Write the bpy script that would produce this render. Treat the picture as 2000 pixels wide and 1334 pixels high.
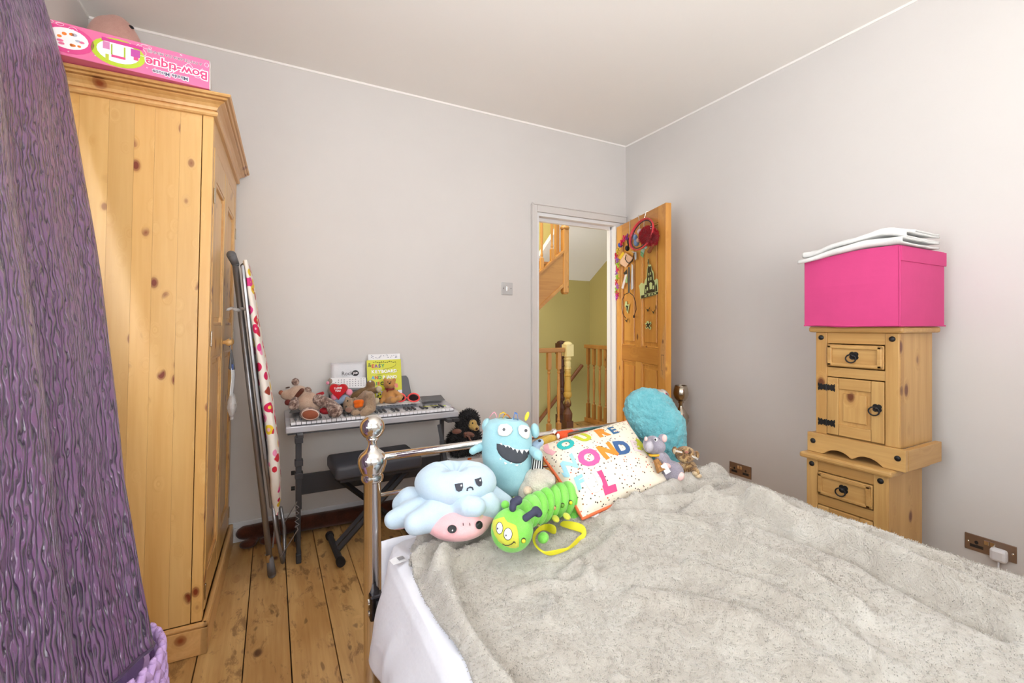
import bpy, bmesh, math, random
from mathutils import Vector, Matrix, noise as mnoise, Euler
R = math.radians
PI = math.pi
for o in list(bpy.data.objects): bpy.data.objects.remove(o)
SC = bpy.context.scene
COL = SC.collection
random.seed(7)

# ------------------------------------------------------------------ camera, light, exposure
F, YH, CH = 884.0, 635.0, 1.150                 # focal length (px of a 2000 px frame), horizon row, lens height
YAW = math.atan(468.4/F); SN, CS = math.sin(YAW), math.cos(YAW)
cam = bpy.data.cameras.new('camera'); camo = bpy.data.objects.new('camera', cam); COL.objects.link(camo)
cam.sensor_width = 36; cam.lens = F/2000*36; cam.shift_y = -(667-YH)/2000
cam.clip_start = .02
camo.location = (0, 0, CH); camo.rotation_euler = (PI/2, 0, -YAW)
SC.camera = camo
SC.view_settings.view_transform = 'Standard'; SC.view_settings.look = 'None'
SC.view_settings.gamma = 1; SC.view_settings.use_curve_mapping = False
SC.view_settings.exposure = 0.10
w = bpy.data.worlds.new('sky'); SC.world = w; w.use_nodes = True
w.node_tree.nodes['Background'].inputs[0].default_value = (.80, .90, 1.0, 1)
w.node_tree.nodes['Background'].inputs[1].default_value = 1.2
def area(name, loc, rot, sx, sy, power, color=(1, 1, 1)):
    l = bpy.data.lights.new(name, 'AREA'); l.shape = 'RECTANGLE'; l.size = sx; l.size_y = sy
    l.energy = power; l.color = color
    o = bpy.data.objects.new(name, l); COL.objects.link(o); o.location = loc; o.rotation_euler = rot
    return o
area('daylight_side_window', (-.80, .55, 1.55), (0, R(-116), 0), 1.5, 1.45, 43, (.93, .97, 1.0))
area('rear_fill', (.55, -.90, 1.5), (R(140), 0, 0), 1.85, 1.45, 66, (1.0, .975, .94))  # unseen source added behind the camera for flat frontal fill
area('landing_fill_top', (2.1, 3.75, 3.15), (R(0), 0, 0), 1.0, 1.4, 34, (1.0, .95, .85))  # unseen lamp added under the ceiling to light the landing
area('landing_fill_side', (.45, 3.75, 1.3), (0, R(-112), 0), 1.2, .9, 30, (1.0, .97, .90))  # added lamp, hidden left of the doorway, brightens the sloped ceiling

# ------------------------------------------------------------------ pixel -> point on a real plane
def ray(u, v):
    d = (u-1000)/F
    return Vector((SN+CS*d, CS-SN*d, (YH-v)/F))
def P(u, v, x=None, y=None, z=None, d=None):
    r = ray(u, v)
    t = x/r.x if x is not None else y/r.y if y is not None else (z-CH)/r.z if z is not None else d
    return Vector((r.x*t, r.y*t, CH+r.z*t))

# ------------------------------------------------------------------ materials
def lin(c):
    def f(x):
        x /= 255.0
        return x/12.92 if x <= .04045 else ((x+.055)/1.055)**2.4
    return (f(c[0]), f(c[1]), f(c[2]), 1)
class NT:
    def __init__(s, name):
        s.m = bpy.data.materials.new(name); s.m.use_nodes = True
        s.t = s.m.node_tree; s.b = s.t.nodes['Principled BSDF']
    def n(s, typ, **kw):
        x = s.t.nodes.new('ShaderNode'+typ)
        for k, v in kw.items():
            if hasattr(x, k) and k not in ('Scale',): setattr(x, k, v)
        return x
    def l(s, a, b): s.t.links.new(a, b)
    def coord(s, scale=(1, 1, 1), which='Object', rot=(0, 0, 0)):
        tc = s.n('TexCoord'); mp = s.n('Mapping')
        mp.inputs['Scale'].default_value = scale; mp.inputs['Rotation'].default_value = rot
        s.l(tc.outputs[which], mp.inputs['Vector']); return mp.outputs[0]
    def noise(s, vec, scale=5, detail=3, rough=.5, dist=0):
        x = s.n('TexNoise'); x.inputs['Scale'].default_value = scale; x.inputs['Detail'].default_value = detail
        x.inputs['Roughness'].default_value = rough; x.inputs['Distortion'].default_value = dist
        s.l(vec, x.inputs['Vector']); return x.outputs['Fac']
    def ramp(s, fac, stops, interp='LINEAR'):
        x = s.n('ValToRGB'); x.color_ramp.interpolation = interp
        e = x.color_ramp.elements
        while len(e) < len(stops): e.new(.5)
        for k, (p, c) in enumerate(stops):
            e[k].position = p; e[k].color = c if len(c) == 4 else (*c, 1)
        s.l(fac, x.inputs[0]); return x.outputs[0]
    def mix(s, fac, a, b, typ='MIX'):
        x = s.n('Mix'); x.data_type = 'RGBA'; x.blend_type = typ
        for sock, v in ((x.inputs[0], fac), (x.inputs[6], a), (x.inputs[7], b)):
            if hasattr(v, 'is_linked'): s.l(v, sock)
            else: sock.default_value = v
        return x.outputs[2]
    def math(s, op, a, b=0):
        x = s.n('Math'); x.operation = op
        for sock, v in ((x.inputs[0], a), (x.inputs[1], b)):
            if hasattr(v, 'is_linked'): s.l(v, sock)
            else: sock.default_value = v
        return x.outputs[0]
    def bump(s, h, strength=.3, dist=.01):
        x = s.n('Bump'); x.inputs['Strength'].default_value = strength; x.inputs['Distance'].default_value = dist
        s.l(h, x.inputs['Height']); s.l(x.outputs[0], s.b.inputs['Normal']); return x
    def set(s, **kw):
        for k, v in kw.items():
            i = s.b.inputs[k.replace('_', ' ')]
            if hasattr(v, 'is_linked'): s.l(v, i)
            else: i.default_value = v
G1 = (1, 1, 1, 1); G0 = (0, 0, 0, 1)
def mat(name, c, rough=.6, metal=0, bump=None, mott=0, sheen=0, coat=0, alpha=1, trans=0, mscale=9):
    t = NT(name); col = lin(c)
    if mott:
        f = t.noise(t.coord(), mscale, 4, .6)
        k = 1-mott
        t.set(Base_Color=t.mix(t.ramp(f, [(.3, G0), (.7, G1)]), (col[0]*k, col[1]*k, col[2]*k, 1), (min(col[0]*(1+mott*.4), 1), min(col[1]*(1+mott*.4), 1), min(col[2]*(1+mott*.4), 1), 1)))
    else: t.set(Base_Color=col)
    t.set(Roughness=rough, Metallic=metal)
    if bump:
        t.bump(t.noise(t.coord(), bump[0], 3, .6), bump[1], bump[2] if len(bump) > 2 else .004)
    if sheen: t.set(Sheen_Weight=sheen, Sheen_Roughness=.45)
    if coat: t.set(Coat_Weight=coat, Coat_Roughness=.15)
    if alpha < 1: t.set(Alpha=alpha)
    if trans: t.set(Transmission_Weight=trans)
    return t.m
def plushm(name, c, c2=None, scale=260, strength=.5, mott=.12):
    t = NT(name); v = t.coord()
    a = lin(c); b = lin(c2) if c2 else tuple(x*(1-mott*2) for x in a[:3])+(1,)
    f = t.noise(v, 14, 5, .65); g = t.noise(v, scale, 3, .7)
    t.set(Base_Color=t.mix(t.ramp(t.math('MULTIPLY_ADD', g, .5) if False else t.math('ADD', t.math('MULTIPLY', f, .6), t.math('MULTIPLY', g, .4)), [(.36, G0), (.62, G1)]), b, a))
    t.set(Roughness=.9, Sheen_Weight=.35, Sheen_Roughness=.4, Specular_IOR_Level=.15)
    t.bump(t.math('ADD', g, t.math('MULTIPLY', f, .6)), strength, .006)
    return t.m
def wood(name, light, dark, knot, axis=2, grain=26, rough=.4, kscale=9, kth=.2, tone=.12, coat=.15, wear=None, sel=(.40, .46)):
    t = NT(name)
    sc = [1, 1, 1]; sc[axis] = .055
    oi = t.n('ObjectInfo')
    add = t.n('VectorMath'); add.operation = 'ADD'
    cmb = t.n('CombineXYZ')
    r7 = t.math('MULTIPLY', oi.outputs['Random'], 7.3)
    for k in range(3): t.l(r7, cmb.inputs[k])
    tc = t.n('TexCoord'); t.l(tc.outputs['Object'], add.inputs[0]); t.l(cmb.outputs[0], add.inputs[1])
    base = add.outputs[0]
    mp = t.n('Mapping'); mp.inputs['Scale'].default_value = sc; t.l(base, mp.inputs['Vector'])
    ks = [kscale]*3; ks[axis] = kscale*.62
    mk = t.n('Mapping'); mk.inputs['Scale'].default_value = ks; t.l(base, mk.inputs['Vector'])
    vo = t.n('TexVoronoi'); vo.inputs['Scale'].default_value = 1; t.l(mk.outputs[0], vo.inputs['Vector'])
    dk = vo.outputs['Distance']
    # grain bends round the knots
    bend = t.ramp(dk, [(0, (.05, .05, .05, 1)), (.34, G0)])
    gv = t.n('VectorMath'); gv.operation = 'ADD'; t.l(mp.outputs[0], gv.inputs[0]); t.l(bend, gv.inputs[1])
    f1 = t.noise(gv.outputs[0], grain, 5, .6, .6)
    f2 = t.noise(gv.outputs[0], grain*.22, 2, .5)
    fine = t.noise(gv.outputs[0], grain*5, 2, .5)
    f = t.math('ADD', t.math('MULTIPLY', f1, .45), t.math('ADD', t.math('MULTIPLY', f2, .4), t.math('MULTIPLY', fine, .15)))
    c = t.mix(t.ramp(f, [(.36, G0), (.62, G1)]), lin(dark), lin(light))
    kn = t.ramp(dk, [(kth*.5, G1), (kth*.62, (.72, .72, .72, 1)), (kth*.74, (.62, .62, .62, 1)), (kth*.86, (.12, .12, .12, 1)), (kth*1.2, G0)])
    selm = t.ramp(t.noise(mk.outputs[0], .45, 0), [(sel[0], G0), (sel[1], G1)])
    c = t.mix(t.math('MULTIPLY', kn, selm), c, lin(knot))
    # tone varies from board to board
    tn = t.ramp(oi.outputs['Random'], [(0, (1-tone, 1-tone*1.1, 1-tone*1.25, 1)), (1, (1, 1, 1, 1))])
    c = t.mix(1.0, c, tn, 'MULTIPLY')
    if wear:
        m2 = t.n('Mapping'); s2 = [9, 9, 9]; s2[axis] = 3.2; m2.inputs['Scale'].default_value = s2; t.l(base, m2.inputs['Vector'])
        d1 = t.ramp(t.noise(m2.outputs[0], 2.1, 6, .72, .4), [(.545, G0), (.63, (.9, .9, .9, 1))])
        d2 = t.ramp(t.noise(m2.outputs[0], .55, 3, .6), [(.38, G0), (.68, (.75, .75, .75, 1))])
        c = t.mix(d2, c, t.mix(1.0, c, (.70, .58, .42, 1), 'MULTIPLY'))
        c = t.mix(t.math('MULTIPLY', d1, .7), c, lin(wear))
        m3 = t.n('Mapping'); s3 = [60, 60, 60]; s3[axis] = 22; m3.inputs['Scale'].default_value = s3; t.l(base, m3.inputs['Vector'])
        d3 = t.ramp(t.noise(m3.outputs[0], .5, 1, .5), [(.67, G0), (.72, G1)])
        c = t.mix(t.math('MULTIPLY', d3, .55), c, lin((82, 54, 30)))
    t.set(Base_Color=c, Roughness=rough, Coat_Weight=coat, Coat_Roughness=.25)
    t.bump(f1, .10, .002)
    return t.m

M_WALL = mat('wall_paint', (217, 213, 210), .85, bump=(55, .06, .004), mott=.03, mscale=1.6)
M_CEIL = mat('ceiling_paint', (247, 244, 240), .9, bump=(40, .05, .004))
M_WHITE = mat('white_gloss', (228, 228, 230), .35)
M_OLIVE = mat('olive_paint', (190, 176, 112), .85, bump=(60, .05, .004))
M_FLOOR = wood('floor_pine', (226, 186, 124), (190, 142, 82), (92, 55, 28), 1, 26, .40, 9, .16, .16, .25, wear=(105, 68, 34))
M_WARD = wood('wardrobe_pine', (238, 194, 124), (218, 164, 90), (128, 52, 22), 2, 17, .36, 17, .28, .19, .25, sel=(.52, .57))
M_WARDY = wood('wardrobe_pine_rail', (232, 186, 122), (208, 152, 86), (140, 66, 30), 1, 17, .36, 5, .14, .10, .25)
M_WARDX = wood('wardrobe_pine_cross', (232, 186, 122), (208, 152, 86), (140, 66, 30), 0, 17, .36, 5, .14, .10, .25)
M_CAB = wood('cabinet_pine', (214, 172, 108), (186, 138, 76), (112, 62, 34), 2, 22, .45, 10, .2, .14, .1)
M_CABY = wood('cabinet_pine_rail', (214, 172, 108), (186, 138, 76), (112, 62, 34), 1, 22, .45, 6, .15, .12, .1)
M_DOOR = wood('door_pine', (226, 166, 80), (196, 128, 50), (110, 55, 20), 2, 15, .4, 9, .16, .12, .25)
M_DOORX = wood('door_pine_rail', (218, 156, 72), (188, 120, 46), (110, 55, 20), 0, 15, .4, 6, .11, .12, .25)
M_STAIR = wood('stair_pine', (206, 150, 78), (176, 118, 52), (90, 50, 22), 2, 18, .45, 8, .12, .14, .15)
M_STAIRX = wood('stair_pine_rail', (200, 146, 74), (168, 112, 50), (90, 50, 22), 0, 18, .45, 8, .12, .14, .15)
M_DARKWOOD = mat('dark_stained_wood', (84, 46, 26), .4, mott=.3)
M_BRWOOD = mat('brown_handrail', (138, 84, 44), .4, mott=.25)
def newelm():
    t = NT('half_stripped_newel_paint'); v = t.coord()
    z = t.n('SeparateXYZ'); t.l(v, z.inputs[0])
    f = t.math('ADD', z.outputs[2], t.math('MULTIPLY', t.math('SUBTRACT', t.noise(v, 14, 4, .7), .5), .25))
    t.set(Base_Color=t.ramp(f, [(.0, lin((92, 52, 30))), (.36, lin((100, 60, 34))), (.40, lin((190, 150, 62))), (.66, lin((196, 158, 70))), (.72, lin((226, 206, 140))), (.9, lin((228, 210, 150)))]), Roughness=.5)
    t.bump(t.noise(v, 60, 3), .3, .003); return t.m
M_NEWEL = newelm()
M_CHROME = mat('polished_nickel', (232, 229, 224), .12, 1)
M_SILVER = mat('tarnished_silver', (188, 178, 162), .2, 1, bump=(90, .15, .002))
M_STEEL = mat('grey_steel_tube', (150, 150, 154), .34, .75)
M_GREYPL = mat('grey_plastic', (98, 98, 102), .5)
M_BLACKM = mat('black_powdercoat', (50, 50, 54), .5)
M_BLACK = mat('black', (24, 24, 26), .55)
M_IRON = mat('black_iron', (44, 44, 46), .45, .5)
M_VINYL = mat('black_vinyl', (62, 64, 72), .45, bump=(300, .12, .001))
M_BROWNFUR = plushm('brown_velour', (88, 48, 34), (54, 28, 20))
M_SHEET = mat('white_cotton', (240, 241, 248), .85, bump=(18, .16, .02))
M_PAPER = mat('paper_white', (238, 238, 240), .7)
M_PINKBOX = mat('pink_fabric', (208, 66, 128), .8, bump=(420, .2, .001), mott=.05)
M_TOWEL = plushm('white_towelling', (238, 238, 236), (222, 222, 220), 420, .35)
M_BRONZE = mat('brushed_bronze', (150, 126, 108), .36, .65)
def blanketm():
    t = NT('taupe_plush_pile'); v = t.coord()
    f = t.noise(v, 5.5, 5, .65, .9); g = t.noise(v, 210, 3, .75); h = t.noise(v, 24, 4, .7, 1.2)
    k = t.math('ADD', t.math('MULTIPLY', f, .55), t.math('ADD', t.math('MULTIPLY', h, .38), t.math('MULTIPLY', g, .07)))
    t.set(Base_Color=t.ramp(k, [(.34, lin((168, 160, 149))), (.50, lin((187, 181, 171))), (.66, lin((203, 199, 191)))]))
    t.set(Roughness=.95, Sheen_Weight=.5, Sheen_Roughness=.45, Specular_IOR_Level=.1)
    t.bump(t.math('ADD', t.math('MULTIPLY', g, .35), t.math('MULTIPLY', h, 1.4)), .7, .010); return t.m
M_BLANKET = blanketm()
def curtainm():
    t = NT('purple_crinkle_satin')
    tc = t.n('TexCoord'); mp = t.n('Mapping'); mp.inputs['Scale'].default_value = (1, .24, 1); t.l(tc.outputs['UV'], mp.inputs[0])
    wv = t.n('TexWave'); wv.wave_type = 'BANDS'; wv.bands_direction = 'X'; wv.wave_profile = 'SIN'
    for k, v in (('Scale', 32), ('Distortion', 10), ('Detail', 1.2), ('Detail Scale', 2.3), ('Detail Roughness', .5)): wv.inputs[k].default_value = v
    t.l(mp.outputs[0], wv.inputs['Vector'])
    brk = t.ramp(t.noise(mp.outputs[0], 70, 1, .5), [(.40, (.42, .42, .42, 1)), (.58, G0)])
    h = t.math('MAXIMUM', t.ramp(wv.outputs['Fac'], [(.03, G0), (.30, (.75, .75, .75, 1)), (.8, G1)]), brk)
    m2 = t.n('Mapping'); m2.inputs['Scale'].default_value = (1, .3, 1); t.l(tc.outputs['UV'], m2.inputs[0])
    t.set(Base_Color=t.mix(h, lin((42, 25, 58)), lin((116, 78, 122))), Roughness=.30, Specular_IOR_Level=1.0, Sheen_Weight=.2)  # crease shade put into the colour: hollows of the crinkle are darker
    t.bump(h, 1.0, .008); return t.m
M_CURTAIN = curtainm()
M_LILAC = mat('lilac_cotton_rope', (206, 172, 226), .8, bump=(160, .4, .004))
def glassm():
    t = NT('window_glass'); t.set(Base_Color=(1, 1, 1, 1), Roughness=0, Transmission_Weight=1, IOR=1.02); return t.m
M_GLASS = glassm()
def clearm():
    t = NT('clear_polythene'); t.set(Base_Color=lin((235, 235, 238)), Roughness=.15, Alpha=.42, Specular_IOR_Level=.9)
    t.bump(t.noise(t.coord(), 60, 3), .6, .006); return t.m
M_CLEAR = clearm()
_cc = {}
def C_(c, rough=.6, **k):
    key = (c, rough, tuple(sorted(k.items())))
    if key not in _cc: _cc[key] = mat('paint_%d_%d_%d' % c, c, rough, **k)
    return _cc[key]

# ------------------------------------------------------------------ mesh helpers
class MB:
    def __init__(s): s.b = bmesh.new()
    def _xf(s, vs, M):
        if M is not None: bmesh.ops.transform(s.b, matrix=M, verts=vs)
    def box(s, lo, hi, M=None):
        r = bmesh.ops.create_cube(s.b, size=1)['verts']
        c = [(a+b)/2 for a, b in zip(lo, hi)]; d = [abs(b-a) for a, b in zip(lo, hi)]
        bmesh.ops.transform(s.b, matrix=Matrix.Translation(c) @ Matrix.Diagonal((*d, 1)), verts=r)
        s._xf(r, M); return s
    def ell(s, c, r, rot=(0, 0, 0), seg=20, M=None):
        v = bmesh.ops.create_uvsphere(s.b, u_segments=seg, v_segments=max(6, seg*2//3), radius=1)['verts']
        if isinstance(r, (int, float)): r = (r, r, r)
        bmesh.ops.transform(s.b, matrix=Matrix.Translation(c) @ Euler(rot).to_matrix().to_4x4() @ Matrix.Diagonal((*r, 1)), verts=v)
        s._xf(v, M); return s
    def cone(s, a, b, r0, r1, seg=14, caps=True):
        a, b = Vector(a), Vector(b); d = b-a
        v = bmesh.ops.create_cone(s.b, cap_ends=caps, segments=seg, radius1=r0, radius2=r1, depth=d.length)['verts']
        q = d.to_track_quat('Z', 'Y').to_matrix().to_4x4()
        bmesh.ops.transform(s.b, matrix=Matrix.Translation((a+b)/2) @ q, verts=v); return s
    def caps(s, a, b, r0, r1=None, seg=14):
        r1 = r0 if r1 is None else r1
        s.cone(a, b, r0, r1, seg); s.ell(a, r0, seg=seg); s.ell(b, r1, seg=seg); return s
    def tube(s, pts, r, seg=8, closed=False, flat=None):
        pts = [Vector(p) for p in pts]; n = len(pts); rings = []
        up = Vector((0, 0, 1)); prev = None
        for i, p in enumerate(pts):
            a = pts[(i-1) % n] if (closed or i > 0) else p; b = pts[(i+1) % n] if (closed or i < n-1) else p
            t = (b-a).normalized()
            if prev is None:
                x = t.cross(up)
                if x.length < .05: x = t.cross(Vector((1, 0, 0)))
            else: x = prev-t*prev.dot(t)
            x.normalize(); prev = x; y = t.cross(x)
            rr = r[i] if isinstance(r, (list, tuple)) else r
            ry = rr*flat if flat else rr
            rings.append([s.b.verts.new(p+x*math.cos(2*PI*k/seg)*rr+y*math.sin(2*PI*k/seg)*ry) for k in range(seg)])
        m = n if closed else n-1
        for i in range(m):
            A, B = rings[i], rings[(i+1) % n]
            for k in range(seg): s.b.faces.new((A[k], A[(k+1) % seg], B[(k+1) % seg], B[k]))
        if not closed:
            s.b.faces.new(rings[0][::-1]); s.b.faces.new(rings[-1])
        return s
    def lathe(s, prof, seg=24, M=None):
        vs = []
        rings = []
        for r, z in prof:
            ring = [s.b.verts.new((max(r, .0002)*math.cos(2*PI*k/seg), max(r, .0002)*math.sin(2*PI*k/seg), z)) for k in range(seg)]
            rings.append(ring); vs += ring
        for A, B in zip(rings, rings[1:]):
            for k in range(seg): s.b.faces.new((A[k], A[(k+1) % seg], B[(k+1) % seg], B[k]))
        s.b.faces.new(rings[0][::-1]); s.b.faces.new(rings[-1])
        s._xf(vs, M); return s
    def prism(s, pts, o, xd, yd, th):
        """outline pts (a,b) laid at o + a*xd + b*yd, given thickness th along xd x yd"""
        o, xd, yd = Vector(o), Vector(xd), Vector(yd); nn = xd.cross(yd).normalized()*th
        A = [s.b.verts.new(o+xd*a+yd*b) for a, b in pts]; B = [s.b.verts.new(o+xd*a+yd*b+nn) for a, b in pts]
        n = len(pts)
        try:
            s.b.faces.new(A[::-1]); s.b.faces.new(B)
            for i in range(n): s.b.faces.new((A[i], A[(i+1) % n], B[(i+1) % n], B[i]))
        except ValueError: pass
        return s
    def grid(s, nu, nv, f, uv=False, close_u=False):
        V = [[s.b.verts.new(f(i/(nu if close_u else nu-1), j/(nv-1))) for j in range(nv)] for i in range(nu)]
        lay = s.b.loops.layers.uv.new('UVMap') if uv else None
        for i in range(nu if close_u else nu-1):
            for j in range(nv-1):
                i2 = (i+1) % nu
                fc = s.b.faces.new((V[i][j], V[i2][j], V[i2][j+1], V[i][j+1]))
                if lay:
                    for lp, (a, b) in zip(fc.loops, ((i, j), (i+1, j), (i+1, j+1), (i, j+1))):
                        lp[lay].uv = (a/(nu-1)*uv[0], b/(nv-1)*uv[1])
        return s
def obj(name, mb, m, parent=None, smooth=False, bev=0, loc=None, sub=0, solid=0, kind=None):
    if isinstance(mb, MB):
        bmesh.ops.recalc_face_normals(mb.b, faces=mb.b.faces) if not solid else None
        me = bpy.data.meshes.new(name); mb.b.to_mesh(me); mb.b.free()
    else: me = mb
    if m is not None and not me.materials: me.materials.append(m)
    if smooth:
        for p in me.polygons: p.use_smooth = True
    o = bpy.data.objects.new(name, me); COL.objects.link(o)
    if parent: o.parent = parent
    if loc: o.location = loc
    if solid:
        md = o.modifiers.new('s', 'SOLIDIFY'); md.thickness = solid; md.offset = 0
    if bev:
        md = o.modifiers.new('b', 'BEVEL'); md.width = bev; md.segments = 2; md.limit_method = 'ANGLE'; md.angle_limit = R(40)
    if sub:
        md = o.modifiers.new('u', 'SUBSURF'); md.levels = sub; md.render_levels = sub
    if kind: o['kind'] = kind
    return o
def thing(name, label, cat, loc=(0, 0, 0), rz=0, group=None):
    o = bpy.data.objects.new(name, None); COL.objects.link(o); o.empty_display_size = .05
    o.location = loc; o.rotation_euler = (0, 0, rz); tag(o, label, cat, group); return o
def tag(o, label, cat, group=None):
    o['label'] = label; o['category'] = cat
    if group: o['group'] = group
    return o
def struct(name, mb, m, **k):
    o = obj(name, mb, m, **k); o['kind'] = 'structure'; return o
def dup(root, loc, rz=None):
    r = root.copy(); COL.objects.link(r); r.location = loc
    if rz is not None: r.rotation_euler = (0, 0, rz)
    def kids(a, b):
        for ch in list(a.children):
            c = ch.copy(); COL.objects.link(c); c.parent = b; kids(ch, c)
    kids(root, r); return r
def box(name, lo, hi, m, parent=None, bev=.002, **k): return obj(name, MB().box(lo, hi), m, parent, bev=bev, **k)
def blob(name, items, m, parent, voxel=.006, it=6, nz=0, nf=30):
    """soft toy body: ellipsoids ('e',c,r,rot) and tapered limbs ('c',a,b,r0,r1) fused into one skin"""
    mb = MB()
    for q in items:
        if q[0] == 'e': mb.ell(q[1], q[2], q[3] if len(q) > 3 else (0, 0, 0), 18)
        else: mb.caps(q[1], q[2], q[3], q[4] if len(q) > 4 else q[3], 14)
    o = obj(name, mb, m, parent, smooth=True)
    md = o.modifiers.new('r', 'REMESH'); md.mode = 'VOXEL'; md.voxel_size = voxel; md.use_smooth_shade = True
    if it:
        md = o.modifiers.new('s', 'SMOOTH'); md.factor = .6; md.iterations = it
    if nz:
        tx = bpy.data.textures.new('fluff', 'CLOUDS'); tx.noise_scale = nf; tx.noise_depth = 3
        md = o.modifiers.new('d', 'DISPLACE'); md.texture = tx; md.strength = nz; md.mid_level = .5
    return o
def fur(o, n, length, seed=1, rad=.0009, rnd=.5, clump=.25):
    md = o.modifiers.new('fur', 'PARTICLE_SYSTEM'); ps = md.particle_system; st = ps.settings
    st.type = 'HAIR'; st.count = n; st.hair_length = length; ps.seed = seed
    st.hair_step = 3; st.render_step = 3; st.display_step = 2
    st.factor_random = length*.12; st.brownian_factor = length*.10; st.length_random = rnd; st.use_modifier_stack = True
    st.root_radius = rad/.01*1.0; st.tip_radius = .2; st.radius_scale = .01
    return o
_fonts = {}
def text(name, body, size, m, parent, org, xd, yd, align='CENTER', bold=0, th=.0006, func=None, sub=0, shear=0):
    cu = bpy.data.curves.new(name, 'FONT'); cu.body = body; cu.size = size; cu.align_x = align; cu.align_y = 'CENTER'
    cu.offset = bold; cu.extrude = th/2; cu.resolution_u = 3; cu.shear = shear
    t = bpy.data.objects.new('tmp', cu); COL.objects.link(t)
    dg = bpy.context.evaluated_depsgraph_get()
    me = bpy.data.meshes.new_from_object(t.evaluated_get(dg)); bpy.data.objects.remove(t)
    b = bmesh.new(); b.from_mesh(me)
    if sub: bmesh.ops.subdivide_edges(b, edges=[e for e in b.edges if e.calc_length() > size*.12], cuts=sub, use_grid_fill=False); bmesh.ops.triangulate(b, faces=b.faces)
    if func:
        for v in b.verts: v.co = func(v.co)
    else:
        xd, yd = Vector(xd).normalized(), Vector(yd).normalized(); zd = xd.cross(yd)
        Mx = Matrix((xd, yd, zd)).transposed().to_4x4(); Mx.translation = Vector(org)
        bmesh.ops.transform(b, matrix=Mx, verts=b.verts)
    me2 = bpy.data.meshes.new(name); b.to_mesh(me2); b.free()
    me2.materials.clear()
    return obj(name, me2, m, parent)
def sm(a, b, x):
    t = min(1, max(0, (x-a)/(b-a))); return t*t*(3-2*t)
def nz(x, y, z=0): return mnoise.noise(Vector((x, y, z)))
class Toy:
    """a toy's own frame: root where it rests, local y away from the lens' plane; L() turns a place seen in the photo plus its depth into toy coordinates"""
    def __init__(s, name, label, cat, u, v, dep, group=None):
        s.dep = dep; s.o = P(u, v, d=dep); s.u, s.v = u, v
        s.t = thing(name, label, cat, s.o, -YAW, group); s.k = dep/F
    def L(s, u, v, dy=0):
        d = s.dep+dy
        return Vector(((u-1000)/F*d-(s.u-1000)/F*s.dep, dy, (YH-v)/F*d-(YH-s.v)/F*s.dep))

# ================================================================== SETTING
XR, YB, XL, YR, ZC = 2.531, 2.809, -.763, -.80, 2.60
# floor: boards run away from the camera, each its own piece
fl = struct('floor', MB().box((XL-.1, YR-.1, -.08), (XR+.1, YB+.12, -.026)), M_BLACK)
bw = .1435; x0 = -.0865
k0 = math.floor((XL-x0)/bw); k1 = math.ceil((XR-x0)/bw)
for k in range(k0, k1):
    a, b = max(XL, x0+k*bw), min(XR, x0+(k+1)*bw)
    g = random.uniform(.0012, .0026)
    box('floorboard', (a+g, YR, -.024+random.uniform(-.0006, .0004)), (b-g, YB, random.uniform(-.0012, 0)), M_FLOOR, fl, bev=.0015)
struct('ceiling', MB().box((XL-.1, YR-.1, ZC), (XR+.1, YB+.1, ZC+.1)), M_CEIL)
DX0, DX1, DZ = 1.70, 2.425, 1.945                # doorway
struct('wall_back', MB().box((XL-.1, YB, -.02), (DX0, YB+.1, ZC)).box((DX1, YB, -.02), (XR+.1, YB+.1, ZC)).box((DX0, YB, DZ), (DX1, YB+.1, ZC)), M_WALL)
struct('wall_right', MB().box((XR, YR-.1, -.02), (XR+.1, YB, ZC)), M_WALL)
LW = (-.20, 1.30, .80, 2.30)                     # window in the left wall: y0,y1,z0,z1
struct('wall_left', MB().box((XL-.1, YR-.1, -.02), (XL, LW[0], ZC)).box((XL-.1, LW[1], -.02), (XL, YB, ZC))
       .box((XL-.1, LW[0], -.02), (XL, LW[1], LW[2])).box((XL-.1, LW[0], LW[3]), (XL, LW[1], ZC)), M_WALL)
RW = (-.38, 1.48, .75, 2.25)                     # unseen window added to the rear wall for frontal fill: x0,x1,z0,z1
struct('wall_rear', MB().box((XL, YR-.1, -.02), (RW[0], YR, ZC)).box((RW[1], YR-.1, -.02), (XR, YR, ZC))
       .box((RW[0], YR-.1, -.02), (RW[1], YR, RW[2])).box((RW[0], YR-.1, RW[3]), (RW[1], YR, ZC)), M_WALL)
def window(name, horiz, a0, a1, z0, z1, c):
    m = MB(); t = .05
    def bb(p0, p1, q0, q1):
        if horiz: m.box((p0, c-.02, q0), (p1, c+.03, q1))
        else: m.box((c-.03, p0, q0), (c+.02, p1, q1))
    bb(a0, a1, z0, z0+t); bb(a0, a1, z1-t, z1); bb(a0, a0+t, z0+t, z1-t); bb(a1-t, a1, z0+t, z1-t)
    mid = (a0+a1)/2; bb(mid-t/2, mid+t/2, z0+t, z1-t)
    w_ = struct(name, m, M_WHITE, bev=.004)
    for p0, p1 in ((a0+t, mid-t/2), (mid+t/2, a1-t)):
        if horiz: box('pane', (p0, c, z0+t), (p1, c+.006, z1-t), M_GLASS, w_, bev=0)
        else: box('pane', (c, p0, z0+t), (c+.006, p1, z1-t), M_GLASS, w_, bev=0)
window('window_1', False, LW[0], LW[1], LW[2], LW[3], XL-.04)
window('window_added', True, RW[0], RW[1], RW[2], RW[3], YR-.04)  # unseen window, added along with the fill behind the camera
# skirtings
struct('baseboard_back', MB().box((XL, YB-.016, 0), (DX0-.09, YB, .075)).box((XL, YB-.010, .075), (DX0-.09, YB, .105)), M_WHITE, bev=.003)
struct('baseboard_right', MB().box((XR-.016, YR, 0), (XR, YB, .105)), M_WHITE, bev=.003)
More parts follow.
